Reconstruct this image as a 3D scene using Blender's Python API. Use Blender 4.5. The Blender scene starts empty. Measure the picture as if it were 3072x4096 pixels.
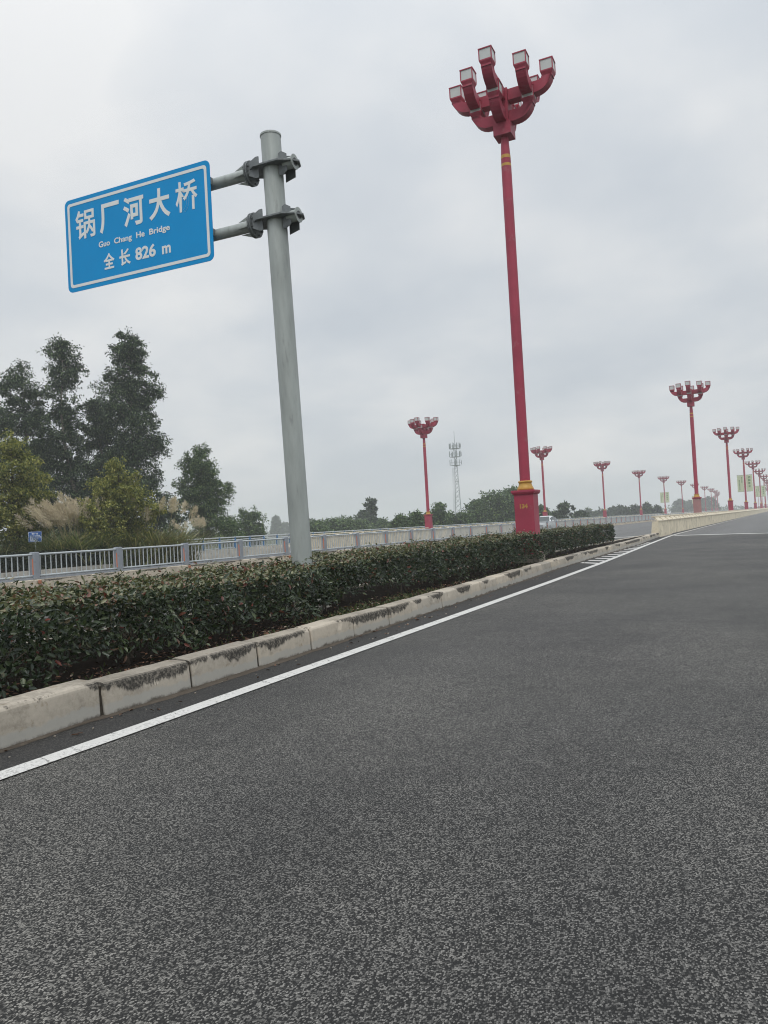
import bpy, bmesh, math, random
import numpy as np
from mathutils import Vector, Matrix
R = math.radians
scene = bpy.context.scene
COL = scene.collection

# ------------------------------------------------------------------ camera
EYE = 1.25
YAW, PITCH, ROLL = R(27.780), R(1.248), R(3.18)
cam = bpy.data.cameras.new("camera"); camo = bpy.data.objects.new("camera", cam); COL.objects.link(camo)
cam.sensor_fit = 'VERTICAL'; cam.sensor_height = 24.0; cam.lens = 24.0 * 3076.0 / 4096.0
cam.clip_start = 0.05; cam.clip_end = 6000
fw = Vector((-math.sin(YAW) * math.cos(PITCH), math.cos(YAW) * math.cos(PITCH), math.sin(PITCH)))
rt = Vector((math.cos(YAW), math.sin(YAW), 0)); up = rt.cross(fw)
xc = math.cos(ROLL) * rt - math.sin(ROLL) * up
yc = math.sin(ROLL) * rt + math.cos(ROLL) * up
M = Matrix.Identity(4)
for i in range(3):
    M[i][0], M[i][1], M[i][2] = xc[i], yc[i], -fw[i]
M[2][3] = EYE
camo.matrix_world = M
scene.camera = camo

# ------------------------------------------------------------------ light
SUN_EL, SUN_AZ = 58.0, 150.0           # azimuth clockwise from +Y
world = bpy.data.worlds.new("World"); scene.world = world; world.use_nodes = True
nt = world.node_tree; nt.nodes.clear()
def N(t, typ, **kw):
    n = t.nodes.new(typ)
    for k, v in kw.items(): setattr(n, k, v)
    return n
def L(t, a, b): t.links.new(a, b)
out = N(nt, 'ShaderNodeOutputWorld')
sky = N(nt, 'ShaderNodeTexSky', sky_type='NISHITA'); sky.sun_disc = False
sky.sun_elevation = R(SUN_EL); sky.sun_rotation = R(SUN_AZ); sky.air_density = 1.5; sky.dust_density = 4
bg1 = N(nt, 'ShaderNodeBackground'); bg1.inputs['Strength'].default_value = 0.10
L(nt, sky.outputs[0], bg1.inputs[0])
# the cloud deck: noise laid on a plane high above, brighter towards the zenith as overcast skies are
tc = N(nt, 'ShaderNodeTexCoord'); sep = N(nt, 'ShaderNodeSeparateXYZ'); L(nt, tc.outputs['Generated'], sep.inputs[0])
zc = N(nt, 'ShaderNodeMath', operation='MAXIMUM'); L(nt, sep.outputs['Z'], zc.inputs[0]); zc.inputs[1].default_value = 0.0
za = N(nt, 'ShaderNodeMath', operation='ADD'); L(nt, zc.outputs[0], za.inputs[0]); za.inputs[1].default_value = 0.34
dv = N(nt, 'ShaderNodeVectorMath', operation='DIVIDE'); L(nt, tc.outputs['Generated'], dv.inputs[0])
cmb = N(nt, 'ShaderNodeCombineXYZ')
for i in range(3): L(nt, za.outputs[0], cmb.inputs[i])
L(nt, cmb.outputs[0], dv.inputs[1])
mp = N(nt, 'ShaderNodeMapping'); mp.inputs['Location'].default_value = (0.55, 0.25, 0); L(nt, dv.outputs[0], mp.inputs[0])
n1 = N(nt, 'ShaderNodeTexNoise'); n1.inputs['Scale'].default_value = 1.9; n1.inputs['Detail'].default_value = 6; n1.inputs['Roughness'].default_value = 0.48; n1.inputs['Distortion'].default_value = 0.15
L(nt, mp.outputs[0], n1.inputs['Vector'])
cr = N(nt, 'ShaderNodeValToRGB'); L(nt, n1.outputs['Fac'], cr.inputs[0])
e = cr.color_ramp.elements
e[0].position = 0.34; e[0].color = (0.505, 0.544, 0.590, 1)
e[1].position = 0.66; e[1].color = (0.715, 0.722, 0.726, 1)
m = e.new(0.47); m.color = (0.572, 0.603, 0.637, 1)
z3 = N(nt, 'ShaderNodeMath', operation='POWER'); L(nt, zc.outputs[0], z3.inputs[0]); z3.inputs[1].default_value = 4.0
gr = N(nt, 'ShaderNodeMath', operation='MULTIPLY_ADD'); L(nt, z3.outputs[0], gr.inputs[0]); gr.inputs[1].default_value = 1.75; gr.inputs[2].default_value = 1.10
pw = N(nt, 'ShaderNodeMath', operation='MAXIMUM'); L(nt, gr.outputs[0], pw.inputs[0]); pw.inputs[1].default_value = 0.8
bg2 = N(nt, 'ShaderNodeBackground'); L(nt, cr.outputs[0], bg2.inputs[0]); L(nt, pw.outputs[0], bg2.inputs[1])
mx = N(nt, 'ShaderNodeMixShader'); mx.inputs[0].default_value = 0.93
L(nt, bg1.outputs[0], mx.inputs[1]); L(nt, bg2.outputs[0], mx.inputs[2]); L(nt, mx.outputs[0], out.inputs[0])

sl = bpy.data.lights.new("sun", 'SUN'); sl.energy = 1.0; sl.angle = R(25); sl.color = (1.0, 0.965, 0.91)
so = bpy.data.objects.new("sun", sl); COL.objects.link(so)
a, el = R(SUN_AZ), R(SUN_EL)
so.rotation_euler = Vector((-math.sin(a) * math.cos(el), -math.cos(a) * math.cos(el), -math.sin(el))).to_track_quat('-Z', 'Y').to_euler()
so.location = (0, 0, 60)
scene.view_settings.view_transform = 'Standard'; scene.view_settings.look = 'None'
scene.view_settings.exposure = 0.07; scene.view_settings.gamma = 1.0
try:
    scene.cycles.max_bounces = 8; scene.cycles.volume_bounces = 2; scene.cycles.transparent_max_bounces = 8
    scene.cycles.filter_width = 1.1; scene.cycles.use_denoising = True; scene.cycles.denoising_prefilter = 'ACCURATE'; scene.cycles.denoising_input_passes = 'RGB_ALBEDO_NORMAL'
    scene.cycles.caustics_reflective = False; scene.cycles.caustics_refractive = False
except Exception: pass

# ------------------------------------------------------------------ helpers
def T(o, label=None, cat=None, group=None, kind=None):
    if label: o['label'] = label
    if cat: o['category'] = cat
    if group: o['group'] = group
    if kind: o['kind'] = kind
    return o
def empty(name, loc=(0, 0, 0), rz=0.0, label=None, cat=None, group=None):
    o = bpy.data.objects.new(name, None); o.empty_display_size = 0.2; COL.objects.link(o)
    o.location = loc; o.rotation_euler = (0, 0, rz)
    return T(o, label, cat, group)
def link(name, me, parent=None, loc=(0, 0, 0), rz=0.0):
    o = bpy.data.objects.new(name, me); COL.objects.link(o); o.location = loc; o.rotation_euler = (0, 0, rz)
    if parent is not None: o.parent = parent
    return o
def copy_tree(o, parent=None):
    c = o.copy(); COL.objects.link(c)
    if parent is not None: c.parent = parent
    for ch in list(KIDS.get(o.name, [])):
        copy_tree(ch, c)
    return c
KIDS = {}
def index_kids():
    KIDS.clear()
    for o in bpy.data.objects:
        if o.parent: KIDS.setdefault(o.parent.name, []).append(o)

class MB:
    """collects shapes, then becomes one mesh"""
    def __init__(s): s.v = []; s.f = []; s.mi = []; s.sm = []; s.cur = 0; s.smooth = False
    def add(s, vs, fs):
        b = len(s.v); s.v += [tuple(p) for p in vs]
        for f in fs: s.f.append([b + i for i in f]); s.mi.append(s.cur); s.sm.append(s.smooth and len(f) == 4)
        return s
    def box(s, x0, x1, y0, y1, z0, z1, top=None):
        t = top or (x0, x1, y0, y1)
        vs = [(x0, y0, z0), (x1, y0, z0), (x1, y1, z0), (x0, y1, z0), (t[0], t[2], z1), (t[1], t[2], z1), (t[1], t[3], z1), (t[0], t[3], z1)]
        return s.add(vs, [(0, 3, 2, 1), (4, 5, 6, 7), (0, 1, 5, 4), (1, 2, 6, 5), (2, 3, 7, 6), (3, 0, 4, 7)])
    def obox(s, c, ax, ay, az, hx, hy, hz):
        c = Vector(c); ax = Vector(ax).normalized() * hx; ay = Vector(ay).normalized() * hy; az = Vector(az).normalized() * hz
        vs = [c + ax * i + ay * j + az * k for k in (-1, 1) for j in (-1, 1) for i in (-1, 1)]
        return s.add(vs, [(0, 2, 3, 1), (4, 5, 7, 6), (0, 1, 5, 4), (1, 3, 7, 5), (3, 2, 6, 7), (2, 0, 4, 6)])
    def tube(s, pts, rad, n=10, cap=True):
        n = 5 if n == 4 else n
        pts = [Vector(p) for p in pts]; rad = [rad] * len(pts) if not hasattr(rad, '__len__') else rad
        vs = []; fs = []; prev = None
        for i, p in enumerate(pts):
            d = (pts[min(i + 1, len(pts) - 1)] - pts[max(i - 1, 0)]).normalized()
            if prev is None:
                u = d.orthogonal().normalized()
            else:
                u = (prev - d * prev.dot(d)).normalized()
            prev = u; w = d.cross(u)
            for k in range(n):
                a = 2 * math.pi * k / n
                vs.append(p + (u * math.cos(a) + w * math.sin(a)) * rad[i])
        for i in range(len(pts) - 1):
            for k in range(n):
                fs.append((i * n + k, i * n + (k + 1) % n, (i + 1) * n + (k + 1) % n, (i + 1) * n + k))
        if cap and s.smooth:
            e0, e1 = vs[:n], vs[-n:]; b0 = len(vs); vs = vs + e0 + e1
            fs.append(tuple(b0 + k for k in range(n - 1, -1, -1))); fs.append(tuple(b0 + n + k for k in range(n)))
        elif cap:
            fs.append(tuple(range(n - 1, -1, -1))); fs.append(tuple((len(pts) - 1) * n + k for k in range(n)))
        return s.add(vs, fs)
    def lathe(s, prof, n=20, c=(0, 0)):
        vs = []; fs = []
        for (r, z) in prof:
            for k in range(n):
                a = 2 * math.pi * (k + .5) / n; vs.append((c[0] + r * math.cos(a), c[1] + r * math.sin(a), z))
        for i in range(len(prof) - 1):
            for k in range(n): fs.append((i * n + k, i * n + (k + 1) % n, (i + 1) * n + (k + 1) % n, (i + 1) * n + k))
        b0 = len(vs); vs = vs + vs[:n] + vs[-n:]
        fs.append(tuple(b0 + k for k in range(n - 1, -1, -1))); fs.append(tuple(b0 + n + k for k in range(n)))
        return s.add(vs, fs)
    def prism(s, poly, axis, a0, a1):
        """poly in the two other axes, extruded along axis"""
        def P(p, t):
            return {'x': (t, p[0], p[1]), 'y': (p[0], t, p[1]), 'z': (p[0], p[1], t)}[axis]
        n = len(poly); vs = [P(p, a0) for p in poly] + [P(p, a1) for p in poly]
        fs = [tuple(range(n - 1, -1, -1)), tuple(range(n, 2 * n))] + [(i, (i + 1) % n, n + (i + 1) % n, n + i) for i in range(n)]
        return s.add(vs, fs)
    def sweep(s, rings, close=True, cap=True):
        n = len(rings[0]); vs = [p for r in rings for p in r]; fs = []
        for i in range(len(rings) - 1):
            for k in range(n if close else n - 1):
                fs.append((i * n + k, i * n + (k + 1) % n, (i + 1) * n + (k + 1) % n, (i + 1) * n + k))
        if cap and close:
            fs.append(tuple(range(n - 1, -1, -1))); fs.append(tuple((len(rings) - 1) * n + k for k in range(n)))
        return s.add(vs, fs)
    def mesh(s, name, mats, fix=True, bevel=0.0):
        me = bpy.data.meshes.new(name); me.from_pydata(s.v, [], s.f)
        for m_ in (mats if isinstance(mats, (list, tuple)) else [mats]): me.materials.append(m_)
        me.polygons.foreach_set('material_index', s.mi); me.polygons.foreach_set('use_smooth', s.sm)
        if fix or bevel:
            bm = bmesh.new(); bm.from_mesh(me)
            if fix: bmesh.ops.recalc_face_normals(bm, faces=bm.faces)
            if bevel:
                es = [ed for ed in bm.edges if len(ed.link_faces) == 2 and ed.calc_face_angle(0) > 0.6]
                bmesh.ops.bevel(bm, geom=es, offset=bevel, segments=2, affect='EDGES', profile=0.6)
            bm.to_mesh(me); bm.free()
        me.update(); return me
    def obj(s, name, mats, parent=None, loc=(0, 0, 0), rz=0.0, bevel=0.0):
        return link(name, s.mesh(name, mats, bevel=bevel), parent, loc, rz)

def np_mesh(name, V, Q, mat, smooth=False):
    """V (n,3) floats, Q (m,4) ints"""
    me = bpy.data.meshes.new(name)
    me.vertices.add(len(V)); me.vertices.foreach_set('co', np.asarray(V, np.float32).ravel())
    m_ = len(Q); k = Q.shape[1]
    me.loops.add(m_ * k); me.loops.foreach_set('vertex_index', np.asarray(Q, np.int32).ravel())
    me.polygons.add(m_); me.polygons.foreach_set('loop_start', np.arange(m_, dtype=np.int32) * k)
    me.polygons.foreach_set('loop_total', np.full(m_, k, np.int32))
    if smooth: me.polygons.foreach_set('use_smooth', np.ones(m_, bool))
    me.update(calc_edges=True); me.validate()
    me.materials.append(mat); return me

# ------------------------------------------------------------------ materials
def mat(name):
    m = bpy.data.materials.new(name); m.use_nodes = True; t = m.node_tree
    return m, t, t.nodes['Principled BSDF']
def noise(t, scale, detail=3, rough=.55, vec=None, dim='3D'):
    n = N(t, 'ShaderNodeTexNoise', noise_dimensions=dim); n.inputs['Scale'].default_value = scale
    n.inputs['Detail'].default_value = detail; n.inputs['Roughness'].default_value = rough
    if vec is not None: L(t, vec, n.inputs['Vector'])
    return n
def objco(t, scale=(1, 1, 1)):
    c = N(t, 'ShaderNodeTexCoord'); mp = N(t, 'ShaderNodeMapping'); mp.inputs['Scale'].default_value = scale
    L(t, c.outputs['Object'], mp.inputs[0]); return mp.outputs[0]
def ramp(t, fac, stops):
    r = N(t, 'ShaderNodeValToRGB'); L(t, fac, r.inputs[0]); e = r.color_ramp.elements
    while len(e) < len(stops): e.new(0.5)
    for el_, (p, c) in zip(e, stops): el_.position = p; el_.color = (*c, 1) if len(c) == 3 else c
    return r.outputs[0]
def mixc(t, fac, a, b, mode='MIX'):
    n = N(t, 'ShaderNodeMix', data_type='RGBA', blend_type=mode)
    if isinstance(fac, (int, float)): n.inputs[0].default_value = fac
    else: L(t, fac, n.inputs[0])
    for i, c in ((6, a), (7, b)):
        if isinstance(c, tuple): n.inputs[i].default_value = (*c, 1)
        else: L(t, c, n.inputs[i])
    return n.outputs[2]
def math_(t, op, a, b=None, clamp=False):
    n = N(t, 'ShaderNodeMath', operation=op); n.use_clamp = clamp
    for i, c in ((0, a), (1, b)):
        if c is None: continue
        if isinstance(c, (int, float)): n.inputs[i].default_value = c
        else: L(t, c, n.inputs[i])
    return n.outputs[0]
def maprange(t, v, a, b, c, d, smooth=False):
    n = N(t, 'ShaderNodeMapRange'); n.interpolation_type = 'SMOOTHSTEP' if smooth else 'LINEAR'
    L(t, v, n.inputs[0])
    for i, x in enumerate((a, b, c, d)): n.inputs[i + 1].default_value = x
    return n.outputs[0]
def bump(t, bs, h, strength=.3, dist=.01):
    b = N(t, 'ShaderNodeBump'); b.inputs['Strength'].default_value = strength; b.inputs['Distance'].default_value = dist
    L(t, h, b.inputs['Height']); L(t, b.outputs[0], bs.inputs['Normal'])

def painted(name, col, rough=.45, var=.12, vscale=3.0, metal=0.0, streak=False, dirt=None, spec=.5):
    m, t, b = mat(name)
    v = objco(t, (1, 1, .18) if streak else (1, 1, 1))
    n = noise(t, vscale, 5, .6, v)
    lo = tuple(c * (1 - var) for c in col); hi = tuple(min(1, c * (1 + var)) for c in col)
    c = ramp(t, n.outputs['Fac'], [(.3, lo), (.7, hi)])
    if dirt:
        n2 = noise(t, vscale * 2.3, 6, .65, v)
        c = mixc(t, maprange(t, n2.outputs['Fac'], .56, .72, 0, dirt[1], True), c, dirt[0])
    L(t, c, b.inputs['Base Color']); b.inputs['Roughness'].default_value = rough; b.inputs['Metallic'].default_value = metal; b.inputs['Specular IOR Level'].default_value = spec
    return m

def asphalt(name, dark, mid, light, gscale=105.0, big=.10, edge=False):
    m, t, b = mat(name); v = objco(t)
    vo = N(t, 'ShaderNodeTexVoronoi', feature='F1', voronoi_dimensions='2D'); vo.inputs['Scale'].default_value = gscale; vm = N(t, 'ShaderNodeMapping'); vm.inputs['Rotation'].default_value = (0, 0, R(-22)); vm.inputs['Scale'].default_value = (1.12, .84, 1)
    L(t, v, vm.inputs[0]); L(t, vm.outputs[0], vo.inputs['Vector'])
    sp = N(t, 'ShaderNodeSeparateColor'); L(t, vo.outputs['Color'], sp.inputs[0])
    stone = ramp(t, sp.outputs[0], [(0.0, dark), (.36, dark), (.52, mid), (.84, light), (1.0, tuple(min(1, x * 1.5) for x in light))])
    # binder between stones stays dark
    gap = maprange(t, vo.outputs['Distance'], .45, .72, 0, 1, True)
    c = mixc(t, gap, stone, tuple(x * .65 for x in dark))
    n = noise(t, .55, 4, .6, v); n2 = noise(t, 6.0, 4, .6, v)
    f = math_(t, 'ADD', math_(t, 'MULTIPLY', n.outputs['Fac'], .65), math_(t, 'MULTIPLY', n2.outputs['Fac'], .35))
    k = ramp(t, f, [(.3, (1 - big * 1.5,) * 3), (.7, (1 + big * 1.2, 1 + big * 1.15, 1 + big * 1.0))])
    # polished wheel tracks, stretched along the road
    vs = objco(t, (.9, .03, 1)); n3 = noise(t, 1.0, 3, .5, vs)
    k2 = ramp(t, n3.outputs['Fac'], [(.35, (.93,) * 3), (.65, (1.08,) * 3)])
    c = mixc(t, 1.0, mixc(t, 1.0, c, k, 'MULTIPLY'), k2, 'MULTIPLY')
    if name == 'asphalt':
        sx = N(t, 'ShaderNodeSeparateXYZ'); L(t, v, sx.inputs[0])
        nw = noise(t, 1.3, 5, .65, v)
        for (y0_, sl_, xa, xb) in ((9.3, .10, -2.6, 3.5), (15.6, -.06, -3.6, 6.0), (6.2, .35, .2, 2.0)):
            yy = math_(t, 'ADD', math_(t, 'SUBTRACT', sx.outputs['Y'], y0_), math_(t, 'ADD', math_(t, 'MULTIPLY', sx.outputs['X'], sl_), math_(t, 'MULTIPLY', math_(t, 'SUBTRACT', nw.outputs['Fac'], .5), .55)))
            k_ = maprange(t, math_(t, 'ABSOLUTE', yy), .006, .022, .55, 0)
            k_ = math_(t, 'MULTIPLY', k_, math_(t, 'MULTIPLY', maprange(t, sx.outputs['X'], xa, xa + .6, 0, 1), maprange(t, sx.outputs['X'], xb - .8, xb, 1, 0)))
            c = mixc(t, k_, c, (.012, .0115, .011))
        npz = noise(t, .23, 4, .55, v)
        c = mixc(t, 1.0, c, ramp(t, npz.outputs['Fac'], [(.36, (.78, .78, .79)), (.62, (1.14, 1.13, 1.10))]), 'MULTIPLY')
    L(t, c, b.inputs['Base Color']); b.inputs['Roughness'].default_value = .75
    b.inputs['Specular IOR Level'].default_value = .42
    h = math_(t, 'ADD', math_(t, 'MULTIPLY', vo.outputs['Distance'], -.6), math_(t, 'MULTIPLY', sp.outputs[1], .6))
    bump(t, b, h, .45, .004)
    return m

def concrete(name, col, stain_top=None, depth=.10, scale=1.0, low=None, rough=.85, joints=None):
    """weathered concrete; stain_top = world height from which mould curtains hang"""
    m, t, b = mat(name); v = objco(t)
    n = noise(t, 1.7 * scale, 6, .62, v); n2 = noise(t, 26 * scale, 4, .6, v)
    f = math_(t, 'ADD', math_(t, 'MULTIPLY', n.outputs['Fac'], .7), math_(t, 'MULTIPLY', n2.outputs['Fac'], .3))
    c = ramp(t, f, [(.32, tuple(x * .70 for x in col)), (.5, col), (.68, tuple(min(1, x * 1.16) for x in col))])
    ns = noise(t, 7 * scale, 5, .7, v)
    c = mixc(t, maprange(t, ns.outputs['Fac'], .58, .70, 0, .55, True), c, tuple(x * .55 for x in (col[0] * 1.05, col[1] * .9, col[2] * .72)))
    isl = N(t, 'ShaderNodeNewGeometry')
    c = mixc(t, 1.0, c, ramp(t, isl.outputs['Random Per Island'], [(0, (.84, .85, .86)), (.5, (1, .99, .97)), (1, (1.10, 1.07, 1.02))]), 'MULTIPLY')
    ng = noise(t, 3.2 * scale, 7, .75, v)
    c = mixc(t, maprange(t, ng.outputs['Fac'], .50, .70, 0, .62, True), c, (.16, .14, .11))
    sx = N(t, 'ShaderNodeSeparateXYZ'); L(t, v, sx.inputs[0])
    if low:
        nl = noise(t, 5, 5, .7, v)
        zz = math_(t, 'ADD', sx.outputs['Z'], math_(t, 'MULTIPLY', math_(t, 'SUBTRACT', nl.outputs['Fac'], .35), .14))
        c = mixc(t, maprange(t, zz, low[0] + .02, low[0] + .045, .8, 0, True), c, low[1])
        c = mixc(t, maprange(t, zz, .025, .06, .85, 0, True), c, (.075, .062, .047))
    if stain_top is not None:
        na = noise(t, .75 * scale, 2, .5, objco(t, (.6, 1, .0)))           # how far each curtain hangs
        nb = noise(t, 16 * scale, 4, .7, objco(t, (1, 1, .22)))             # ragged drips
        dpt = math_(t, 'MULTIPLY', maprange(t, na.outputs['Fac'], .40, .57, -.25, 1.2, True), depth)
        rag = math_(t, 'MULTIPLY', math_(t, 'SUBTRACT', nb.outputs['Fac'], .5), depth * 1.6)
        z = math_(t, 'SUBTRACT', stain_top, sx.outputs['Z'])
        ee = math_(t, 'SUBTRACT', math_(t, 'ADD', dpt, rag), z)
        msk = maprange(t, ee, -.004, .022, 0, 1, True)
        nc = noise(t, 40 * scale, 3, .7, v)
        msk = math_(t, 'MULTIPLY', msk, maprange(t, nc.outputs['Fac'], .30, .55, .45, .95))
        gn = N(t, 'ShaderNodeNewGeometry'); sn = N(t, 'ShaderNodeSeparateXYZ'); L(t, gn.outputs['Normal'], sn.inputs[0])
        msk = math_(t, 'MULTIPLY', msk, maprange(t, sn.outputs['Z'], .75, .98, 1.0, .30))
        c = mixc(t, msk, c, (.030, .028, .025))
    L(t, c, b.inputs['Base Color']); b.inputs['Roughness'].default_value = rough; b.inputs['Specular IOR Level'].default_value = .25
    bump(t, b, f, .35, .012)
    return m

def leafmat(name, stops, rough=.45, trans=.25, spec=.4):
    m, t, b = mat(name); g = N(t, 'ShaderNodeNewGeometry')
    c = ramp(t, g.outputs['Random Per Island'], stops)
    L(t, c, b.inputs['Base Color']); b.inputs['Roughness'].default_value = rough; b.inputs['Specular IOR Level'].default_value = spec
    tr = N(t, 'ShaderNodeBsdfTranslucent'); L(t, mixc(t, 1.0, c, (1.25, 1.3, .7), 'MULTIPLY'), tr.inputs[0])
    ms = N(t, 'ShaderNodeMixShader'); ms.inputs[0].default_value = trans
    o = t.nodes['Material Output']
    L(t, b.outputs[0], ms.inputs[1]); L(t, tr.outputs[0], ms.inputs[2]); L(t, ms.outputs[0], o.inputs[0])
    return m

M_ = {}
M_['asphalt'] = asphalt('asphalt', (.0120, .0118, .0113), (.062, .061, .058), (.180, .175, .166), 172.0, .28)
M_['deck'] = asphalt('deck_asphalt', (.095, .095, .095), (.15, .149, .147), (.21, .207, .20), 120, .06)
M_['side'] = asphalt('side_asphalt', (.06, .06, .06), (.105, .104, .10), (.16, .157, .15), 110, .07)
M_['gutter'] = asphalt('gutter_asphalt', (.016, .0155, .015), (.030, .029, .028), (.055, .052, .048), 130, .12)
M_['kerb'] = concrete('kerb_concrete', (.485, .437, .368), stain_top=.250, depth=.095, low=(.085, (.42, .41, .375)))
M_['fence_base'] = concrete('fence_base_concrete', (.56, .50, .41), stain_top=.29, depth=.07)
M_['mortar'] = painted('dark_mortar', (.05, .043, .034), .95, .3, 20, spec=.1)
M_['beige'] = concrete('beige_paint', (.70, .635, .50), stain_top=1.16, depth=.05, scale=.7)
M_['beige_clean'] = concrete('beige_top_paint', (.70, .64, .515), scale=.7)
M_['plinth'] = concrete('grey_concrete', (.30, .27, .23))
M_['pale'] = concrete('pale_concrete', (.50, .48, .44))
M_['red'] = painted('red_paint', (.375, .046, .083), .52, .16, 1.3, dirt=((.40, .17, .19), .45), spec=.38)
M_['faded'] = painted('faded_red_paint', (.38, .20, .195), .75, .12, 3, dirt=((.42, .33, .31), .5))
M_['gold'] = painted('gold_paint', (.52, .30, .055), .45, .15, 6)
M_['number'] = painted('number_paint', (.46, .24, .06), .6, .2, 12)
M_['glass'] = painted('lantern_glass', (.56, .585, .575), .25, .06, 2)
M_['black'] = painted('dark_metal_and_shade', (.03, .03, .034), .5, .2, 4)
M_['steel'] = painted('galvanised_steel', (.37, .40, .385), .48, .22, 5, .15, True, ((.20, .21, .205), .55))
M_['steel_dark'] = painted('galvanised_bracket', (.17, .185, .19), .5, .3, 9, .2, False, ((.09, .095, .10), .6))
M_['blue'] = painted('sign_blue', (.004, .30, .68), .45, .04, 1.2, spec=.18)
M_['white_sheet'] = painted('sign_white', (.80, .82, .81), .5, .04, 3)
M_['postgrey'] = painted('fence_post_paint', (.285, .31, .345), .5, .10, 3, dirt=((.14, .15, .18), .4))
M_['railgrey'] = painted('fence_rail_paint', (.46, .495, .51), .42, .12, 4, dirt=((.25, .24, .22), .35))
M_['orange'] = painted('orange_reflector', (.78, .20, .065), .35, .08, 8)
M_['dull_orange'] = painted('dull_orange_reflector', (.46, .19, .11), .6, .2, 20)
M_['railblue'] = painted('rail_blue_paint', (.045, .15, .32), .5, .15, 3)
M_['banner'] = painted('banner_cloth', (.58, .63, .43), .8, .06, 2)
M_['bannertext'] = painted('banner_lettering', (.10, .22, .09), .8, .05, 2)
M_['tower'] = painted('tower_steel', (.26, .29, .30), .6, .1, 1)
M_['bark'] = painted('bark', (.10, .078, .058), .9, .35, 7, 0, True)
M_['palebark'] = painted('pale_bark', (.26, .23, .19), .85, .35, 3, 0, True)
M_['twig'] = painted('hedge_stem', (.085, .07, .052), .9, .3, 9)
M_['carwhite'] = painted('car_white', (.74, .76, .77), .22, .02, 1)
M_['carglass'] = painted('car_glass', (.035, .05, .055), .08, .05, 1)
M_['tyre'] = painted('tyre_rubber', (.02, .02, .021), .8, .2, 9)
M_['chrome'] = painted('bright_trim', (.55, .57, .58), .25, .04, 3, .7)
M_['lens'] = painted('lamp_lens', (.62, .66, .68), .15, .04, 3)
M_['infoblue'] = painted('info_sign_blue', (.03, .13, .46), .5, .06, 2)

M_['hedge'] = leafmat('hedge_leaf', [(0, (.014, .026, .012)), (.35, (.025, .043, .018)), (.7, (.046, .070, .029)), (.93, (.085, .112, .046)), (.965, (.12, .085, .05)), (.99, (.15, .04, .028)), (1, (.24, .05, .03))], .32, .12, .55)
M_['hedge_top'] = leafmat('hedge_top_lit_leaf', [(0, (.065, .082, .038)), (.4, (.135, .15, .076)), (.75, (.24, .235, .13)), (.87, (.23, .16, .105)), (1, (.19, .065, .048))], .34, .14, .55)  # young leaf tints, lightened further to stand for sky light on the top
M_['euc'] = leafmat('eucalyptus_leaf', [(0, (.008, .021, .009)), (.5, (.022, .047, .019)), (.78, (.070, .115, .050)), (1, (.22, .29, .15))], .5, .2)
M_['yel'] = leafmat('yellow_green_leaf', [(0, (.040, .070, .018)), (.45, (.18, .205, .050)), (.8, (.38, .365, .10)), (1, (.40, .38, .13))], .55, .25)
M_['mid'] = leafmat('green_leaf', [(0, (.022, .050, .018)), (.5, (.056, .105, .036)), (.82, (.13, .20, .07)), (1, (.24, .32, .12))], .5, .22)
M_['darkhedge'] = leafmat('dark_hedge_leaf', [(0, (.013, .022, .013)), (.6, (.022, .034, .019)), (.92, (.04, .05, .028)), (1, (.08, .075, .045))], .6, .12)
M_['blade'] = leafmat('grass_blade', [(0, (.05, .085, .03)), (.5, (.14, .19, .07)), (.8, (.26, .29, .13)), (1, (.50, .44, .25))], .6, .2)
M_['straw'] = leafmat('dry_blade', [(0, (.16, .15, .075)), (.6, (.30, .26, .14)), (1, (.42, .36, .22))], .7, .2)
M_['plume'] = leafmat('grass_plume', [(0, (.50, .42, .34)), (.5, (.64, .55, .46)), (1, (.76, .68, .58))], .9, .35)
M_['cover'] = leafmat('weed_leaf', [(0, (.03, .05, .018)), (.6, (.07, .092, .034)), (1, (.14, .14, .06))], .6, .2)
M_['litter'] = leafmat('fallen_leaf', [(0, (.045, .026, .018)), (.55, (.11, .058, .036)), (.85, (.20, .10, .06)), (.95, (.33, .17, .10)), (1, (.48, .42, .34))], .8, .05)
def soil():
    m, t, b = mat('soil'); v = objco(t); n = noise(t, 30, 6, .7, v); n2 = noise(t, 2.5, 3, .5, v)
    f = math_(t, 'ADD', math_(t, 'MULTIPLY', n.outputs['Fac'], .7), math_(t, 'MULTIPLY', n2.outputs['Fac'], .3))
    L(t, ramp(t, f, [(.3, (.009, .007, .005)), (.55, (.022, .0165, .012)), (.75, (.055, .042, .029))]), b.inputs['Base Color'])
    b.inputs['Roughness'].default_value = .95; b.inputs['Specular IOR Level'].default_value = .08; bump(t, b, f, .9, .03); return m
M_['soil'] = soil()
def earth():
    m, t, b = mat('earth'); v = objco(t); n = noise(t, .12, 6, .65, v)
    L(t, ramp(t, n.outputs['Fac'], [(.3, (.05, .07, .03)), (.55, (.085, .10, .045)), (.75, (.13, .115, .07))]), b.inputs['Base Color'])
    b.inputs['Roughness'].default_value = .95; return m
M_['earth'] = earth()
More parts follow.
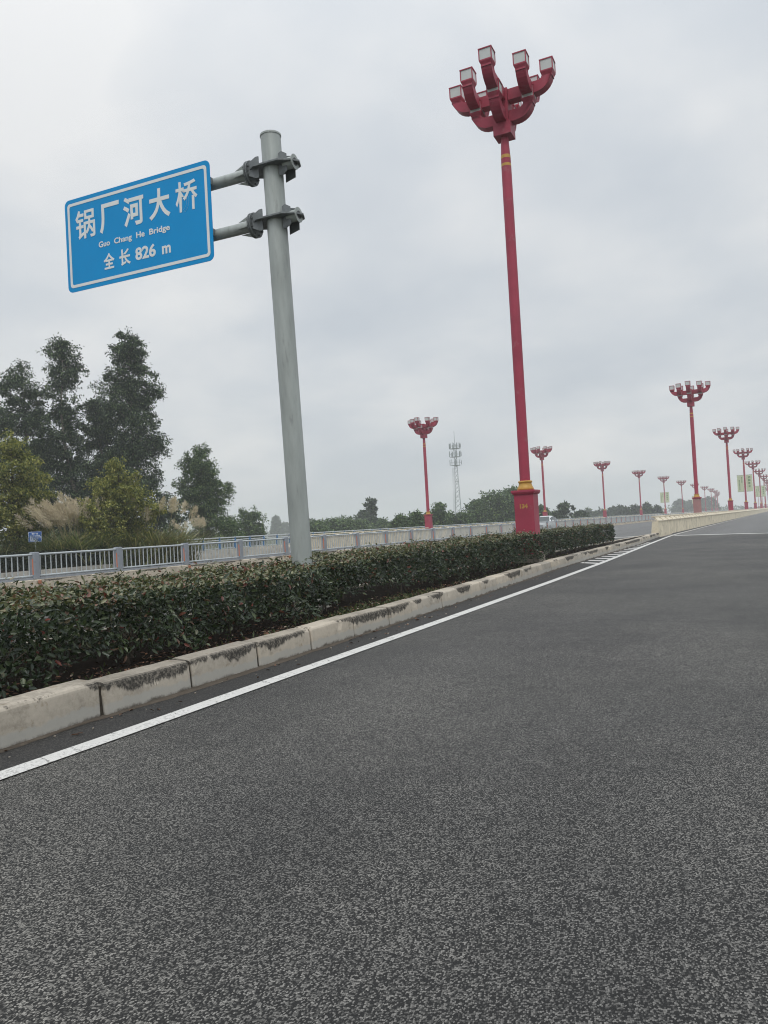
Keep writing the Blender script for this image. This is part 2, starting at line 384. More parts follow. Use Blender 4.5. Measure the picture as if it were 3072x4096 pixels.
def road_paint():
    m, t, b = mat('road_paint'); v = objco(t)
    s = N(t, 'ShaderNodeSeparateXYZ'); L(t, v, s.inputs[0])
    nw = noise(t, 9, 3, .6, v)
    y = math_(t, 'ADD', s.outputs['Y'], math_(t, 'MULTIPLY', math_(t, 'SUBTRACT', nw.outputs['Fac'], .5), .13))
    y = math_(t, 'ADD', y, math_(t, 'MULTIPLY', s.outputs['X'], .45))
    vo = N(t, 'ShaderNodeTexVoronoi', voronoi_dimensions='1D', feature='DISTANCE_TO_EDGE'); vo.inputs['Scale'].default_value = 2.6
    L(t, y, vo.inputs['W'])
    crack = math_(t, 'MULTIPLY', maprange(t, vo.outputs['Distance'], .008, .018, 1, 0), maprange(t, noise(t, 1.9, 2, .5, v).outputs['Fac'], .42, .55, .15, 1))
    n = noise(t, 60, 4, .7, v); n2 = noise(t, 3, 4, .6, v)
    wear = maprange(t, math_(t, 'ADD', math_(t, 'MULTIPLY', n.outputs['Fac'], .6), math_(t, 'MULTIPLY', n2.outputs['Fac'], .4)), .50, .66, 0, .75, True)
    c = ramp(t, n2.outputs['Fac'], [(.3, (.56, .55, .52)), (.7, (.71, .70, .67))])
    c = mixc(t, math_(t, 'MAXIMUM', math_(t, 'MULTIPLY', crack, .85), wear), c, (.10, .097, .092))
    L(t, c, b.inputs['Base Color']); b.inputs['Roughness'].default_value = .7
    return m
M_['paint'] = road_paint()

# ------------------------------------------------------------------ setting
def bend(Y):                                   # the far road swings gently left
    return 0.0 if Y < 320 else -(Y - 320) ** 2 / 5200.0
def interp(tab, y):
    if y <= tab[0][0]: return tab[0][1]
    for (a0, b0), (a1, b1) in zip(tab, tab[1:]):
        if y <= a1: return b0 + (b1 - b0) * (y - a0) / (a1 - a0)
    return tab[-1][1]
LINE = [(-6, -3.92), (2.76, -3.935), (3.89, -3.955), (5.83, -4.015), (9.52, -4.125), (15, -4.31), (20.8, -4.55), (27, -4.88), (34, -5.27), (41, -5.64), (44.8, -5.80), (48, -5.87), (55, -5.93), (79, -5.98), (123, -6.0), (700, -6.0)]
KERB = [(-6, -4.34), (3.0, -4.38), (3.96, -4.45), (5.84, -4.505), (7.75, -4.575), (9.69, -4.65), (13.4, -4.85), (19.2, -5.22), (26, -5.43), (33, -5.60), (38, -5.88), (43.0, -6.19)]
FARK = [(-6, -7.85), (3, -7.75), (10, -7.5), (19, -7.05), (32, -6.72), (43.0, -6.56)]
YS = [-40, -20, -5, 5, 15, 25, 35, 43.6]
YF = [43.6, 44.5] + list(range(60, 700, 20))
def strip(name, fx0, fx1, ys, z, m, kind='structure'):
    V = []; 
    for y in ys:
        V += [(fx0(y) + bend(y), y, z), (fx1(y) + bend(y), y, z)]
    b = MB(); b.add(V, [(2 * i, 2 * i + 1, 2 * i + 3, 2 * i + 2) for i in range(len(ys) - 1)])
    o = b.obj(name, m); T(o, kind=kind); return o
g = MB(); g.box(-1350, 1350, -1350, 1350, -.4, -.06); T(g.obj('ground', M_['earth']), kind='structure')
dense = [-40, -20, -6] + [i * 1.0 for i in range(-5, 44)] + [43.6]
strip('road', lambda y: -20.3, lambda y: 14.0, YS, 0.0, M_['asphalt'])
strip('bridge_road', lambda y: -20.3, lambda y: 14.0, YF, 0.0, M_['deck'])
strip('side_road', lambda y: -31.2, lambda y: -20.3, YS + YF[1:], -0.004, M_['side'])
strip('gutter', lambda y: interp(KERB, y) - .02, lambda y: interp(LINE, y) - .05, dense[2:-1], 0.004, M_['gutter'])
b = MB()
W2 = .075
ys = [-6 + i * .5 for i in range(0, 110)] + list(range(50, 700, 15))
V = []
for y in ys: V += [(interp(LINE, y) - W2 + bend(y), y, .008), (interp(LINE, y) + W2 + bend(y), y, .008)]
b.add(V, [(2 * i, 2 * i + 1, 2 * i + 3, 2 * i + 2) for i in range(len(ys) - 1)])
# hatching between edge line and kerb, the white joint across the road, the far side's edge line
for k in range(14):
    y = 20.75 + 1.05 * k
    x1 = interp(LINE, y) - W2 - .004; x0 = interp(KERB, y + .6) + .09
    if x1 - x0 < .12: continue
    b.add([(x0, y + .52, .008), (x1, y, .008), (x1, y + .34, .008), (x0, y + .86, .008)], [(0, 1, 2, 3)])
for (xa, ya, xb, yb) in ((-5.62, 44.05, 14, 33.4), (-20.0, 46.5, -7.0, 45.0)):
    b.add([(xa, ya, .008), (xb, yb, .008), (xb, yb + .75, .008), (xa, ya + .75, .008)], [(0, 1, 2, 3)])
V = []
for y in [-40, -6, 10, 20, 32, 43, 60] + list(range(80, 700, 20)): V += [(interp(FARK, y) - .55 + bend(y), y, .008), (interp(FARK, y) - .40 + bend(y), y, .008)]
b.add(V, [(2 * i, 2 * i + 1, 2 * i + 3, 2 * i + 2) for i in range(len(V) // 2 - 1)])
T(b.obj('road_markings', M_['paint']), kind='structure')

# kerb: stone after stone, each a little out of line
rng = random.Random(4)
b = MB(); b.smooth = False
joints = [-5.6 + .955 * k for k in range(11)]
joints = [j for j in joints if j < 3.9] + [3.96 + .958 * k for k in range(9)]
while joints[-1] < 42.2: joints.append(joints[-1] + rng.choice((.98, .98, 1.0, .9)))
joints[-1] = 42.95
def kprof(h, lean=.02):
    p = [(0, 0), (-lean * .5, h * .55), (-lean, h - .040)]
    for a_ in (20, 45, 70): p.append((-lean - .040 + .040 * math.cos(R(a_)), h - .040 + .040 * math.sin(R(a_))))
    return p + [(-lean - .040, h), (-.22, h + .004), (-.235, h), (-.235, .02)]
for i, (y0, y1) in enumerate(zip(joints, joints[1:])):
    h = .245 + rng.uniform(-.006, .006); off = rng.uniform(-.008, .008); ln = rng.uniform(.012, .03); dh = rng.uniform(-.005, .005)
    if i == len([j for j in joints if j < 3.9]) - 1: h += .028; ln = .012; off -= .012
    rings = []
    gp = .010 if rng.random() < .7 else .018
    ns_ = 12 if y0 < 14 else 4
    yy_ = [y0 + gp, y0 + gp + .018] + [y0 + gp + .018 + (y1 - y0 - 2 * gp - .036) * q / ns_ for q in range(1, ns_)] + [y1 - gp - .018, y1 - gp]
    chip = {} if y0 < 3.2 else {q: rng.uniform(.004, .016) for q in range(len(yy_)) if rng.random() < .13}
    for q, y in enumerate(yy_):
        e_ = .012 if q in (0, len(yy_) - 1) else 0
        jx, jz = rng.uniform(-.0012, .0012), rng.uniform(-.0015, .0015); ch_ = chip.get(q, 0)
        x = interp(KERB, y) + off; t_ = (y - y0) / (y1 - y0)
        rings.append([(x + px + jx - (e_ if px > -.1 else 0) - (ch_ if pz > h * .7 and px > -.1 else 0), y, pz + (jz + dh * (t_ - .5) * 2 - e_ - (ch_ * .7 if px > -.1 else 0) if pz > .1 else 0)) for px, pz in kprof(h, ln)])
    b.sweep(rings)
T(b.obj('kerb', M_['kerb']), kind='structure')
b = MB()
for y in joints[1:-1]:
    x = interp(KERB, y); b.box(x - .20, x - .022, y - .03, y + .03, .0, .222, (x - .20, x - .045, y - .03, y + .03))
T(b.obj('kerb_joint', M_['mortar']), kind='structure')
b = MB(); rings = []
for y in dense[2:-1]:
    x = interp(FARK, y)
    rings.append([(x, y, 0), (x + .02, y, .19), (x + .06, y, .22), (x + .22, y, .22), (x + .22, y, .0)])
b.sweep(rings); T(b.obj('far_kerb', M_['kerb']), kind='structure')
b = MB(); V = []; nx = 9; ys = [-6 + i * .5 for i in range(0, 98)]
for y in ys:
    for k in range(nx):
        t_ = k / (nx - 1); x0 = interp(FARK, y) + .2; x1 = interp(KERB, y) - .21
        V.append((x0 + (x1 - x0) * t_, y, .185 + rng.uniform(-.012, .02) + .03 * math.sin(math.pi * t_)))
b.smooth = True
b.add(V, [(i * nx + k, i * nx + k + 1, (i + 1) * nx + k + 1, (i + 1) * nx + k) for i in range(len(ys) - 1) for k in range(nx - 1)])
T(b.obj('median_soil', M_['soil']), kind='structure')
# washed-in silt along the kerb foot
b = MB(); V = []
ys = [-5 + i * .08 for i in range(0, 520)]
w = .05
for y in ys:
    w = max(.006, min(.075, w + rng.uniform(-.014, .0138)))
    V += [(interp(KERB, y) - .03, y, .018), (interp(KERB, y) + w * .6, y, .013), (interp(KERB, y) + w, y, .0055)]
b.add(V, [(3 * i + k, 3 * i + k + 1, 3 * i + k + 4, 3 * i + k + 3) for i in range(len(ys) - 1) for k in range(2)])
T(b.obj('gutter_silt', M_['silt'] if 'silt' in M_ else concrete('silt', (.085, .070, .056))), kind='stuff')

# verge beyond the side road: raised planting bed kerb and pavement up to the outer railing
b = MB()
b.box(-29.75, -29.5, -5, 32.6, -.004, .27); b.box(-33.6, -31.0, 32.8, 45.0, -.004, .26); b.box(-31.0, -30.85, 32.8, 45.0, -.003, .36)
T(b.obj('pavement_kerb', M_['pale']), kind='structure')
b = MB(); b.box(-36, -29.75, -5, 32.6, 0, .23); T(b.obj('planting_bed', M_['soil']), kind='structure')
b = MB(); V = []
ys = [37.4, 45] + list(range(60, 700, 20))
b.sweep([[(-34.9 + bend(y), y, -.05), (-34.2 + bend(y), y, -.05), (-34.2 + bend(y), y, .46), (-34.9 + bend(y), y, .46)] for y in ys])
T(b.obj('railing_plinth_kerb', M_['pale']), kind='structure')
strip('footway', lambda y: -34.2, lambda y: -31.6, [45] + list(range(60, 700, 20)), .2, M_['pale'])

# ------------------------------------------------------------------ fence between main road and side road
fence = empty('guard_fence', (-20.55, 0, 0), 0, 'long grey guard fence with white bars and orange reflectors on a stained concrete base', 'fence')
b = MB()
ysF = [2 + 3.315 * k for k in range(0, 200) if 2 + 3.315 * k < 420]
b.sweep([[(.22 + bend(y), y, -.05), (.19 + bend(y), y, .27), (.16 + bend(y), y, .29), (-.18 + bend(y), y, .29), (-.22 + bend(y), y, -.05)] for y in [-6] + ysF])
b.obj('base_wall', M_['fence_base'], fence)
pb = MB(); pb.box(-.11, .11, -.10, .10, .29, 1.13)
post_me = pb.mesh('post', M_['postgrey'], bevel=.028)
rb = MB(); rb.box(.025, .062, -.1035, -.101, .44, .93)
ref_me = rb.mesh('reflector_strip', M_['orange'])
fb = MB(); fb.box(.19, .25, -.06, .03, .16, .27); fb.box(.252, .256, -.05, .02, .17, .24)
cat_me = fb.mesh('kerb_reflector', M_['dull_orange'], bevel=.006)
def panel(bars, n, seg):
    b = MB(); b.smooth = True
    y0, y1 = .101, 3.214
    b.tube([(0, y0, 1.055), (0, y1, 1.055)], .034, seg); b.tube([(0, y0, .40), (0, y1, .40)], .03, seg)
    for k in range(n):
        y = y0 + (k + .5) * (y1 - y0) / n
        b.tube([(0, y, .40), (0, y, 1.05)], .018, bars, cap=False)
        b.tube([(0, y - .02, .40), (0, y + .02, .40)], .036, seg)
    b.smooth = False
    b.cur = 1; b.box(-.055, .055, y0, y1, .29, .352)
    return b.mesh('bar_panel', [M_['railgrey'], M_['postgrey']])
pan_near = panel(8, 16, 8); pan_far = panel(4, 16, 5)
Y0 = 15.86 - 3.315 * 3
k = 0; y = Y0
while y < 330:
    if k < 98:
        p_ = link('post', post_me, fence, (bend(y), y, 0)); link('reflector_strip', ref_me, p_)
        if k % 2 == 1: link('kerb_reflector', cat_me, p_)
        link('bar_panel', pan_near if y < 55 else pan_far, fence, (bend(y), y, 0))
    y += 3.315; k += 1

# ------------------------------------------------------------------ beige parapets (near one on the median, far one beyond the side road)
def parapet(name, X, y0, y1, sgn, label, wall_h, strut_len, pitch, yb, grp=None):
    """sgn +1: the sheer face looks to +X; the top leans back to -X"""
    root = empty(name, (X, y0, 0), 0, label, 'parapet')
    ys = [y0, y0 + 4, y0 + 12] + list(np.arange(y0 + 24, y1, 12))
    def S(prof): return [[(px * sgn + bend(y), y - y0, pz) for px, pz in prof] for y in ys]
    b = MB(); b.sweep(S([(0.0, -.05), (-.02, wall_h), (-.34, wall_h), (-.42, .18), (-.42, -.05)]))
    b.obj('wall', M_['beige'], root)
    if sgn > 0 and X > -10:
        b = MB(); b.sweep([[(px + bend(y), y - y0, pz) for px, pz in [(.004, .0), (.004, .045), (-.05, .045), (-.05, .0)]] for y in [y0 + 5] + ys[2:]]); b.obj('drain_gap_shade', M_['black'], root)  # black strip stands for the shadow in the drain gap under the wall
    b = MB(); b.sweep(S([(.02, wall_h), (.02, wall_h + .045), (-.12, wall_h + .045), (-.12, wall_h)])); b.obj('ledge', M_['beige_clean'], root)
    b = MB(); b.sweep(S([(-.20, 1.06), (-.20, 1.125), (-.24, 1.14), (-.36, 1.14), (-.38, 1.06)])); b.obj('top_rail', M_['beige_clean'], root)
    st = MB(); st.prism([(-.02 * sgn, wall_h + .045), (-.10 * sgn, wall_h + .045), (-.34 * sgn, 1.06), (-.22 * sgn, 1.06)], 'y', 0, strut_len)
    sme = st.mesh('strut', M_['beige_clean'])
    y = y0 + .12; n = 0
    while y < yb and n < 99:
        link('strut', sme, root, (bend(y), y - y0, 0)); y += pitch; n += 1
    b = MB(); ysb = [yb] + [q for q in range(int(yb) + 20, int(y1), 20)]
    b.sweep([[(px * sgn + bend(q), q - y0, pz) for px, pz in [(-.02, wall_h + .045), (-.10, wall_h + .045), (-.34, 1.06), (-.22, 1.06)]] for q in ysb])
    b.obj('sloped_band', M_['beige_clean'], root)
    return root
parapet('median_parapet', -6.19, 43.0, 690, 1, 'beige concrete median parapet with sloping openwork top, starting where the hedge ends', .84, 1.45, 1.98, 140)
parapet('bridge_parapet', -31.15, 45.2, 690, 1, 'long beige concrete parapet wall seen through the bars of the grey fence', .86, .42, 2.0, 210)

# ------------------------------------------------------------------ outer railing
rail = empty('bridge_railing', (-34.55, 37.9, 0), 0, 'outermost pale handrail on blue posts running behind the beige parapet wall', 'railing')
ysr = [37.9, 45] + list(range(60, 680, 20))
for (z, r_) in ((1.24, .04), (1.07, .032)):
    b = MB(); b.smooth = True; b.tube([(bend(y), y - 37.9, z) for y in ysr], r_, 8); b.obj('handrail', M_['railgrey'], rail)
pm = MB(); pm.box(-.05, .05, -.065, .065, .46, 1.13); pm.box(-.075, .075, -.035, .035, 1.09, 1.27, (-.05, .05, -.025, .025)); pm = pm.mesh('post', M_['railblue'], bevel=.012)
for k in range(95): 
    y = 37.9 + 1.67 * k if k < 60 else 37.9 + 1.67 * 60 + (k - 60) * 3.34
    link('post', pm, rail, (bend(y), y - 37.9, 0))
b = MB()
b.tube([(0, .06, .96), (0, 60, .96)], .025, 6); b.tube([(0, .06, .52), (0, 60, .52)], .025, 6)
for k in range(420): 
    if k % 11: b.tube([(0, .0 + k * .1518, .52), (0, k * .1518, .96)], .013, 4, False)
b.obj('baluster_panel', M_['railgrey'], rail)

# ------------------------------------------------------------------ lettering
def text_mesh(s, size, sx=1.0, bold=0.0, space=1.0, word=1.0, depth=.0015):
    c = bpy.data.curves.new('lettering', 'FONT'); c.body = s; c.size = size; c.offset = bold; c.align_x = 'CENTER'; c.align_y = 'CENTER'
    c.extrude = depth; c.space_character = space; c.space_word = word; c.resolution_u = 4
    o = bpy.data.objects.new('lettering_source', c); COL.objects.link(o)
    me = bpy.data.meshes.new_from_object(o); bpy.data.objects.remove(o); bpy.data.curves.remove(c)
    V = np.empty(len(me.vertices) * 3, np.float32); me.vertices.foreach_get('co', V); V = V.reshape(-1, 3)
    cx = (V[:, 0].min() + V[:, 0].max()) / 2; cy = (V[:, 1].min() + V[:, 1].max()) / 2
    # upright in XZ, facing -Y
    W = np.stack([(V[:, 0] - cx) * sx, -V[:, 2], V[:, 1] - cy], 1)
    me.vertices.foreach_set('co', W.ravel()); me.update(); me.name = 'lettering'
    return me, (V[:, 0].max() - V[:, 0].min()) * sx, V[:, 1].max() - V[:, 1].min()
def lettering(s, parent, x, y, z, width, height, m, bold=0.0, name='lettering'):
    """a line of text scaled to width x height, centred at x, z in the plane y"""
    me, w_, h_ = text_mesh(s, 1.0, 1.0, bold)
    V = np.empty(len(me.vertices) * 3, np.float32); me.vertices.foreach_get('co', V); V = V.reshape(-1, 3)
    V[:, 0] *= width / w_; V[:, 2] *= height / h_
    me.vertices.foreach_set('co', V.ravel()); me.materials.clear(); me.materials.append(m)
    return link(name, me, parent, (x, y, z))

# ------------------------------------------------------------------ the bridge name sign
sign = empty('road_sign', (-5.99, 8.89, .19), 0, 'big blue bridge name board with white border hung from a thick grey pole', 'road sign')
LEAN = R(-1.45)
b = MB(); b.smooth = True; b.tube([(0, 0, 0.0), (0, 0, 3.3), (0, 0, 6.67)], .142, 28, False)
b.smooth = False; b.lathe([(.142, 6.668), (.15, 6.67), (.15, 6.695), (.10, 6.705)], 28); b.obj('pole', M_['steel'], sign).rotation_euler = (0, LEAN, 0)
b = MB(); b.box(-.26, .26, -.26, .26, -.02, .03); b.lathe([(.30, .0), (.27, .14), (.20, .16)], 20); b.obj('base_plate', M_['pale'], sign)
for z in (6.215, 5.466):
    cl = empty('clamp', (z * math.sin(LEAN), 0, z), R(4.1)); cl.parent = sign
    b = MB()
    hexa = [(-.36, -.10), (-.20, -.215), (.20, -.215), (.34, -.13), (.44, -.02), (.38, .13), (.20, .215), (-.20, .215), (-.36, .12)]
    b.prism(hexa, 'z', -.011, .011)
    for s_ in (-1, 1):
        b.prism([(.142, 0), (.142, .15 * s_), (.19, .17 * s_), (.27, .12 * s_), (.27, 0)], 'y', -.08, -.068)
        b.prism([(-.142, 0), (-.142, .15 * s_), (-.19, .15 * s_), (-.31, .09 * s_), (-.31, 0)], 'y', -.15, -.135)
        b.prism([(.142, 0), (.142, .19 * s_), (.30, .15 * s_), (.30, 0)], 'y', .10, .112)
    b.obj('collar', M_['steel_dark'], cl)
    b = MB(); b.smooth = True; b.tube([(.20, -.02, 0), (.36, -.02, 0)], .078, 18, False); b.smooth = False
    b.tube([(.36, -.02, 0), (.372, -.02, 0)], .105, 18); b.cur = 1; b.tube([(.3725, -.02, 0), (.3735, -.02, 0)], .056, 16)
    b.obj('pipe_end', [M_['steel'], M_['black']], cl)
    b = MB()
    for x in (-.335, -.365): b.tube([(x - .011, -.02, 0), (x + .011, -.02, 0)], .175, 24)
    for q in range(8):
        aa = q * math.pi / 4 + .39; b.tube([(-.405, -.02 + .14 * math.cos(aa), .14 * math.sin(aa)), (-.30, -.02 + .14 * math.cos(aa), .14 * math.sin(aa))], .014, 6)
    b.obj('flange', M_['steel_dark'], cl)
    b = MB(); b.smooth = True; b.tube([(-.37, -.02, 0), (-.9, -.02, 0), (-3.72, -.02, 0)], .079, 18)
    b.smooth = False
    for q in range(4):
        aa = q * math.pi / 2 + .3
        c_, s_ = math.cos(aa), math.sin(aa)
        b.add([(-.376, -.02 + .08 * c_, .08 * s_), (-.376, -.02 + .165 * c_, .165 * s_), (-.60, -.02 + .085 * c_, .085 * s_),
               (-.376, -.02 + .08 * c_ - .01 * s_, .08 * s_ + .01 * c_), (-.376, -.02 + .165 * c_ - .01 * s_, .165 * s_ + .01 * c_), (-.60, -.02 + .085 * c_ - .01 * s_, .085 * s_ + .01 * c_)],
              [(0, 1, 2), (3, 5, 4), (0, 3, 4, 1), (1, 4, 5, 2), (2, 5, 3, 0)])
    b.obj('arm', M_['steel'], sign, (z * math.sin(LEAN), 0, z), R(4.1))
PW, PH = 2.79, 1.466
bd = empty('panel', (-2.49, -.325, 5.786), R(4.1)); bd.parent = sign
def rrect(w, h, r_, n=6):
    p = []
    for cx, cz, a0 in ((w / 2 - r_, h / 2 - r_, 0), (-w / 2 + r_, h / 2 - r_, 90), (-w / 2 + r_, -h / 2 + r_, 180), (w / 2 - r_, -h / 2 + r_, 270)):
        for i in range(n + 1):
            a_ = R(a0 + 90 * i / n); p.append((cx + r_ * math.cos(a_), cz + r_ * math.sin(a_)))
    return p
b = MB(); b.prism(rrect(PW, PH, .09), 'y', -.004, .004); b.obj('board', M_['blue'], bd)
b = MB(); o_, i_ = rrect(PW - .11, PH - .13, .055), rrect(PW - .20, PH - .22, .03)
n_ = len(o_)
b.add([(p[0], -.0072, p[1]) for p in o_] + [(p[0], -.0072, p[1]) for p in i_], [(i, (i + 1) % n_, n_ + (i + 1) % n_, n_ + i) for i in range(n_)])
b.obj('border', M_['white_sheet'], bd)
b = MB()
for s_ in (-1, 1): b.box(-PW / 2, PW / 2, .005, .06, s_ * .3745 + .054 - .05, s_ * .3745 + .054 + .05)
for x in (-1.1, -.35, .35, 1.1): b.box(x - .03, x + .03, .004, .035, -PH / 2 + .03, PH / 2 - .03)
b.obj('back_rail', M_['steel_dark'], bd)
def at(s_): return (s_ - .5) * PW
def up_(f): return PH / 2 - f * PH
for ch, s_ in zip('锅厂河大桥', (.147, .322, .492, .668, .846)):
    lettering(ch, bd, at(s_), -.0065, up_(.30), .395, .455, M_['white_sheet'], .015 if ch in '锅桥' else .026)
for wd, x0, x1 in (('Guo', .238, .318), ('Chang', .348, .472), ('He', .503, .560), ('Bridge', .592, .729)):
    desc = any(c in 'gpqy' for c in wd)
    lettering(wd, bd, at((x0 + x1) / 2), -.0065, up_(.563 + (.010 if desc else 0)), (x1 - x0) * PW, .092 * (1.27 if desc else 1), M_['white_sheet'], .022)
lettering('全', bd, at(.306), -.0065, up_(.757), .215, .245, M_['white_sheet'], .026)
lettering('长', bd, at(.418), -.0065, up_(.757), .215, .25, M_['white_sheet'], .026)
lettering('826', bd, at(.560), -.0065, up_(.757), .385, .195, M_['white_sheet'], .03)
lettering('m', bd, at(.700), -.0065, up_(.783), .16, .122, M_['white_sheet'], .03)

# ------------------------------------------------------------------ street lamps
HL = 11.85
def qarm(reach, z0, th, w, ztop, n=7):
    """side outline (along x, z) of an arm that runs out level and turns up; extruded over its width"""
    ro = th + .17; pts = [(0, z0), (reach + w / 2 - ro, z0)]
    cx, cz = reach + w / 2 - ro, z0 + ro
    pts += [(cx + ro * math.sin(R(90 * i / n)), cz - ro * math.cos(R(90 * i / n))) for i in range(1, n + 1)]
    pts += [(reach + w / 2, ztop), (reach - w / 2, ztop)]
    ri = ro - w; cxi = reach - w / 2 - .10
    pts += [(reach - w / 2, z0 + th + .10), (reach - w / 2 - .03, z0 + th + .03), (reach - w / 2 - .10, z0 + th)]
    return pts + [(0, z0 + th)]
def rotpts(mb_, ang, off=(0, 0, 0)):
    c, s_ = math.cos(ang), math.sin(ang)
    mb_.v = [(x * c - y * s_ + off[0], x * s_ + y * c + off[1], z + off[2]) for x, y, z in mb_.v]; return mb_
def lamp_pieces(PT, base=.03):
    """yields (part name, level, mesh builder, materials) for one lamp, foot at z = 0"""
    P = []
    b = MB(); b.box(-.245, .245, -.245, .245, base, 1.52); P.append(('pedestal', 0, b, ['red']))
    b = MB(); b.box(-.27, .27, -.27, .27, base - .03, base + .03); P.append(('foot_flange', 0, b, ['red']))
    b = MB(); b.box(-.30, .30, -.30, .30, 1.545, 1.60); b.box(-.275, .275, -.275, .275, 1.50, 1.545, (-.295, .295, -.295, .295)); P.append(('pedestal_cap', 0, b, ['red']))
    b = MB(); b.smooth = True; b.lathe([(.185, 1.60), (.208, 1.615), (.210, 1.645), (.180, 1.70), (.160, 1.76), (.163, 1.79), (.176, 1.80), (.178, 1.825), (.165, 1.84), (.14, 1.84)], 24); P.append(('collar', 0, b, ['gold']))
    b = MB(); b.smooth = True; b.tube([(0, 0, 1.80), (0, 0, 5), (0, 0, PT - .98), (0, 0, PT - .66), (0, 0, PT - .23), (0, 0, PT)], [.131, .130, .127, .124, .105, .094], 24); P.append(('pole', 0, b, ['red']))
    for z in (PT - .80, PT - .595):
        b = MB(); b.smooth = True; r0 = .1275 if z < PT - .7 else .1245
        b.tube([(0, 0, z), (0, 0, z + .085)], [r0, r0 - .0035], 24); P.append(('gold_band', 0, b, ['gold']))
    b = MB(); b.box(-.225, .225, -.225, .225, PT - .05, PT + .27); b.box(-.175, .175, -.175, .175, PT + .27, PT + 1.13); b.box(-.05, .05, -.05, .05, PT + 1.13, PT + 1.17); P.append(('hub', 0, b, ['red']))
    def lantern(x, y, z):
        f = MB(); w0, w1 = .120, .160
        f.box(x - w0, x + w0, y - w0, y + w0, z, z + .035); f.box(x - w0, x + w0, y - w0, y + w0, z + .035, z + .12, (x - w1, x + w1, y - w1, y + w1)); f.box(x - w1, x + w1, y - w1, y + w1, z + .12, z + .15)
        for sx in (-1, 1):
            for sy in (-1, 1): f.box(x + sx * .152 - .012, x + sx * .152 + .012, y + sy * .152 - .012, y + sy * .152 + .012, z + .15, z + .40)
        f.box(x - .17, x + .17, y - .17, y + .17, z + .40, z + .425)
        g_ = MB(); g_.box(x - .153, x + .153, y - .153, y + .153, z + .15, z + .40)
        return f, g_
    def arm(ang, off, reach, z0, ztop, start=0.0):
        b = MB(); pr = qarm(reach, z0, .28, .25, ztop)
        pr = [(max(p[0], start), p[1]) for p in pr]
        b.prism(pr, 'y', -.128, .128)
        rotpts(b, ang, off)
        P.append(('arm', 0, b, ['red']))
        x, y = off[0] + reach * math.cos(ang), off[1] + reach * math.sin(ang)
        f, g_ = lantern(x, y, ztop + off[2])
        P.append(('lantern_frame', 1, f, ['red'])); P.append(('lantern_glass', 1, g_, ['glass']))
    for k in range(4):
        arm(k * math.pi / 2, (0, 0, 0), .68, PT + .27, PT + .60, .18)
        arm(k * math.pi / 2, (0, 0, 0), 1.19, PT + .82, PT + 1.14, .18)
    for sx in (-1, 1):
        for sy in (-1, 1): arm(sy * math.pi / 2, (sx * .68, 0, -.003), .60, PT + .825, PT + 1.143, .10)
    return P
PIECES = lamp_pieces(10.66); SHORT = lamp_pieces(8.1, -.45)
def lamp_full(pedestal='red', pieces=None):
    root = empty('street_lamp'); last = None
    for (nm, lv, b, ms) in pieces:
        mm = [M_['faded'] if (nm in ('pedestal', 'foot_flange') and pedestal == 'faded') else M_[x] for x in ms]
        bv = .006 if nm in ('pedestal', 'pedestal_cap') else 0
        o = link(nm, b.mesh(nm, mm, bevel=bv), root if lv == 0 else last)
        if lv == 0: last = o
    return root
def lamp_merged():
    A = MB(); names = ['red', 'gold', 'glass']
    for (nm, lv, b, ms) in SHORT:
        A.cur = names.index(ms[0]); A.smooth = b.smooth; A.add(b.v, b.f)
    return A.mesh('street_lamp', [M_[x] for x in names])
lampA = lamp_full(pieces=PIECES); lampF = lamp_full('faded', SHORT); lampS = lamp_full(pieces=SHORT); index_kids()
lamp_me = lamp_merged()
GM, GL = 'red lamps along the median', 'red lamps along the far edge of the bridge'
lampA.location = (-5.86, 18.85, .42); lampA.rotation_euler = (0, R(0.0), R(2.4))
T(lampA, 'nearest and tallest looking red street lamp, numbered 134, rising from the hedge', 'street lamp', GM)
num = lettering('134', next(o for o in KIDS[lampA.name] if o.name.startswith('pedestal') and 'cap' not in o.name), -.005, -.2475, 1.20, .20, .115, M_['number'], .06, 'number')
b = MB(); b.box(-.32, .32, -.32, .32, .15, .42); b.obj('concrete_footing', M_['plinth'], lampA, (0, 0, -.42))
ordn = ['first', 'second', 'third', 'fourth', 'fifth', 'sixth', 'seventh', 'eighth', 'ninth', 'tenth', 'eleventh', 'twelfth', 'thirteenth', 'fourteenth', 'fifteenth', 'sixteenth']
for i in range(13):
    y = 68.3 + 40.9 * i; x = -6.72 + bend(y)
    if i == 0: o = lampF
    elif i < 6: o = copy_tree(lampS)
    else: o = link('street_lamp', lamp_me)
    o.location = (x, y, .54); o.rotation_euler = (0, 0, 0); o.scale = (1.17, 1.17, 1.17)
    lab = ('red street lamp with faded pinkish pedestal, first one on the beige median parapet' if i == 0 else
           'red street lamp standing %s in the row on the beige median parapet' % ordn[i] + (', with two banners' if i in (2, 4) else '')) if i < 7 else 'hazy red lamp %s along the median parapet, at the right edge' % ordn[i]
    T(o, lab, 'street lamp', GM)
for i in range(16):
    y = 69.0 + 40.9 * i; x = -31.45 + bend(y)
    o = (lampS if i == 0 else copy_tree(lampS)) if i < 6 else link('street_lamp', lamp_me)
    o.location = (x, y, .54); o.rotation_euler = (0, 0, 0); o.scale = (1.17, 1.17, 1.17)
    lab = {0: 'red street lamp left of the lattice mast, nearest on the far bridge edge', 1: 'red street lamp just right of lamp 134, behind the white car'}.get(i, 'red street lamp %s in the row on the far bridge edge' % ordn[i] + (', with two banners' if i in (4, 6) else '') + (', hazy' if i > 5 else ''))
    T(o, lab, 'street lamp', GL)

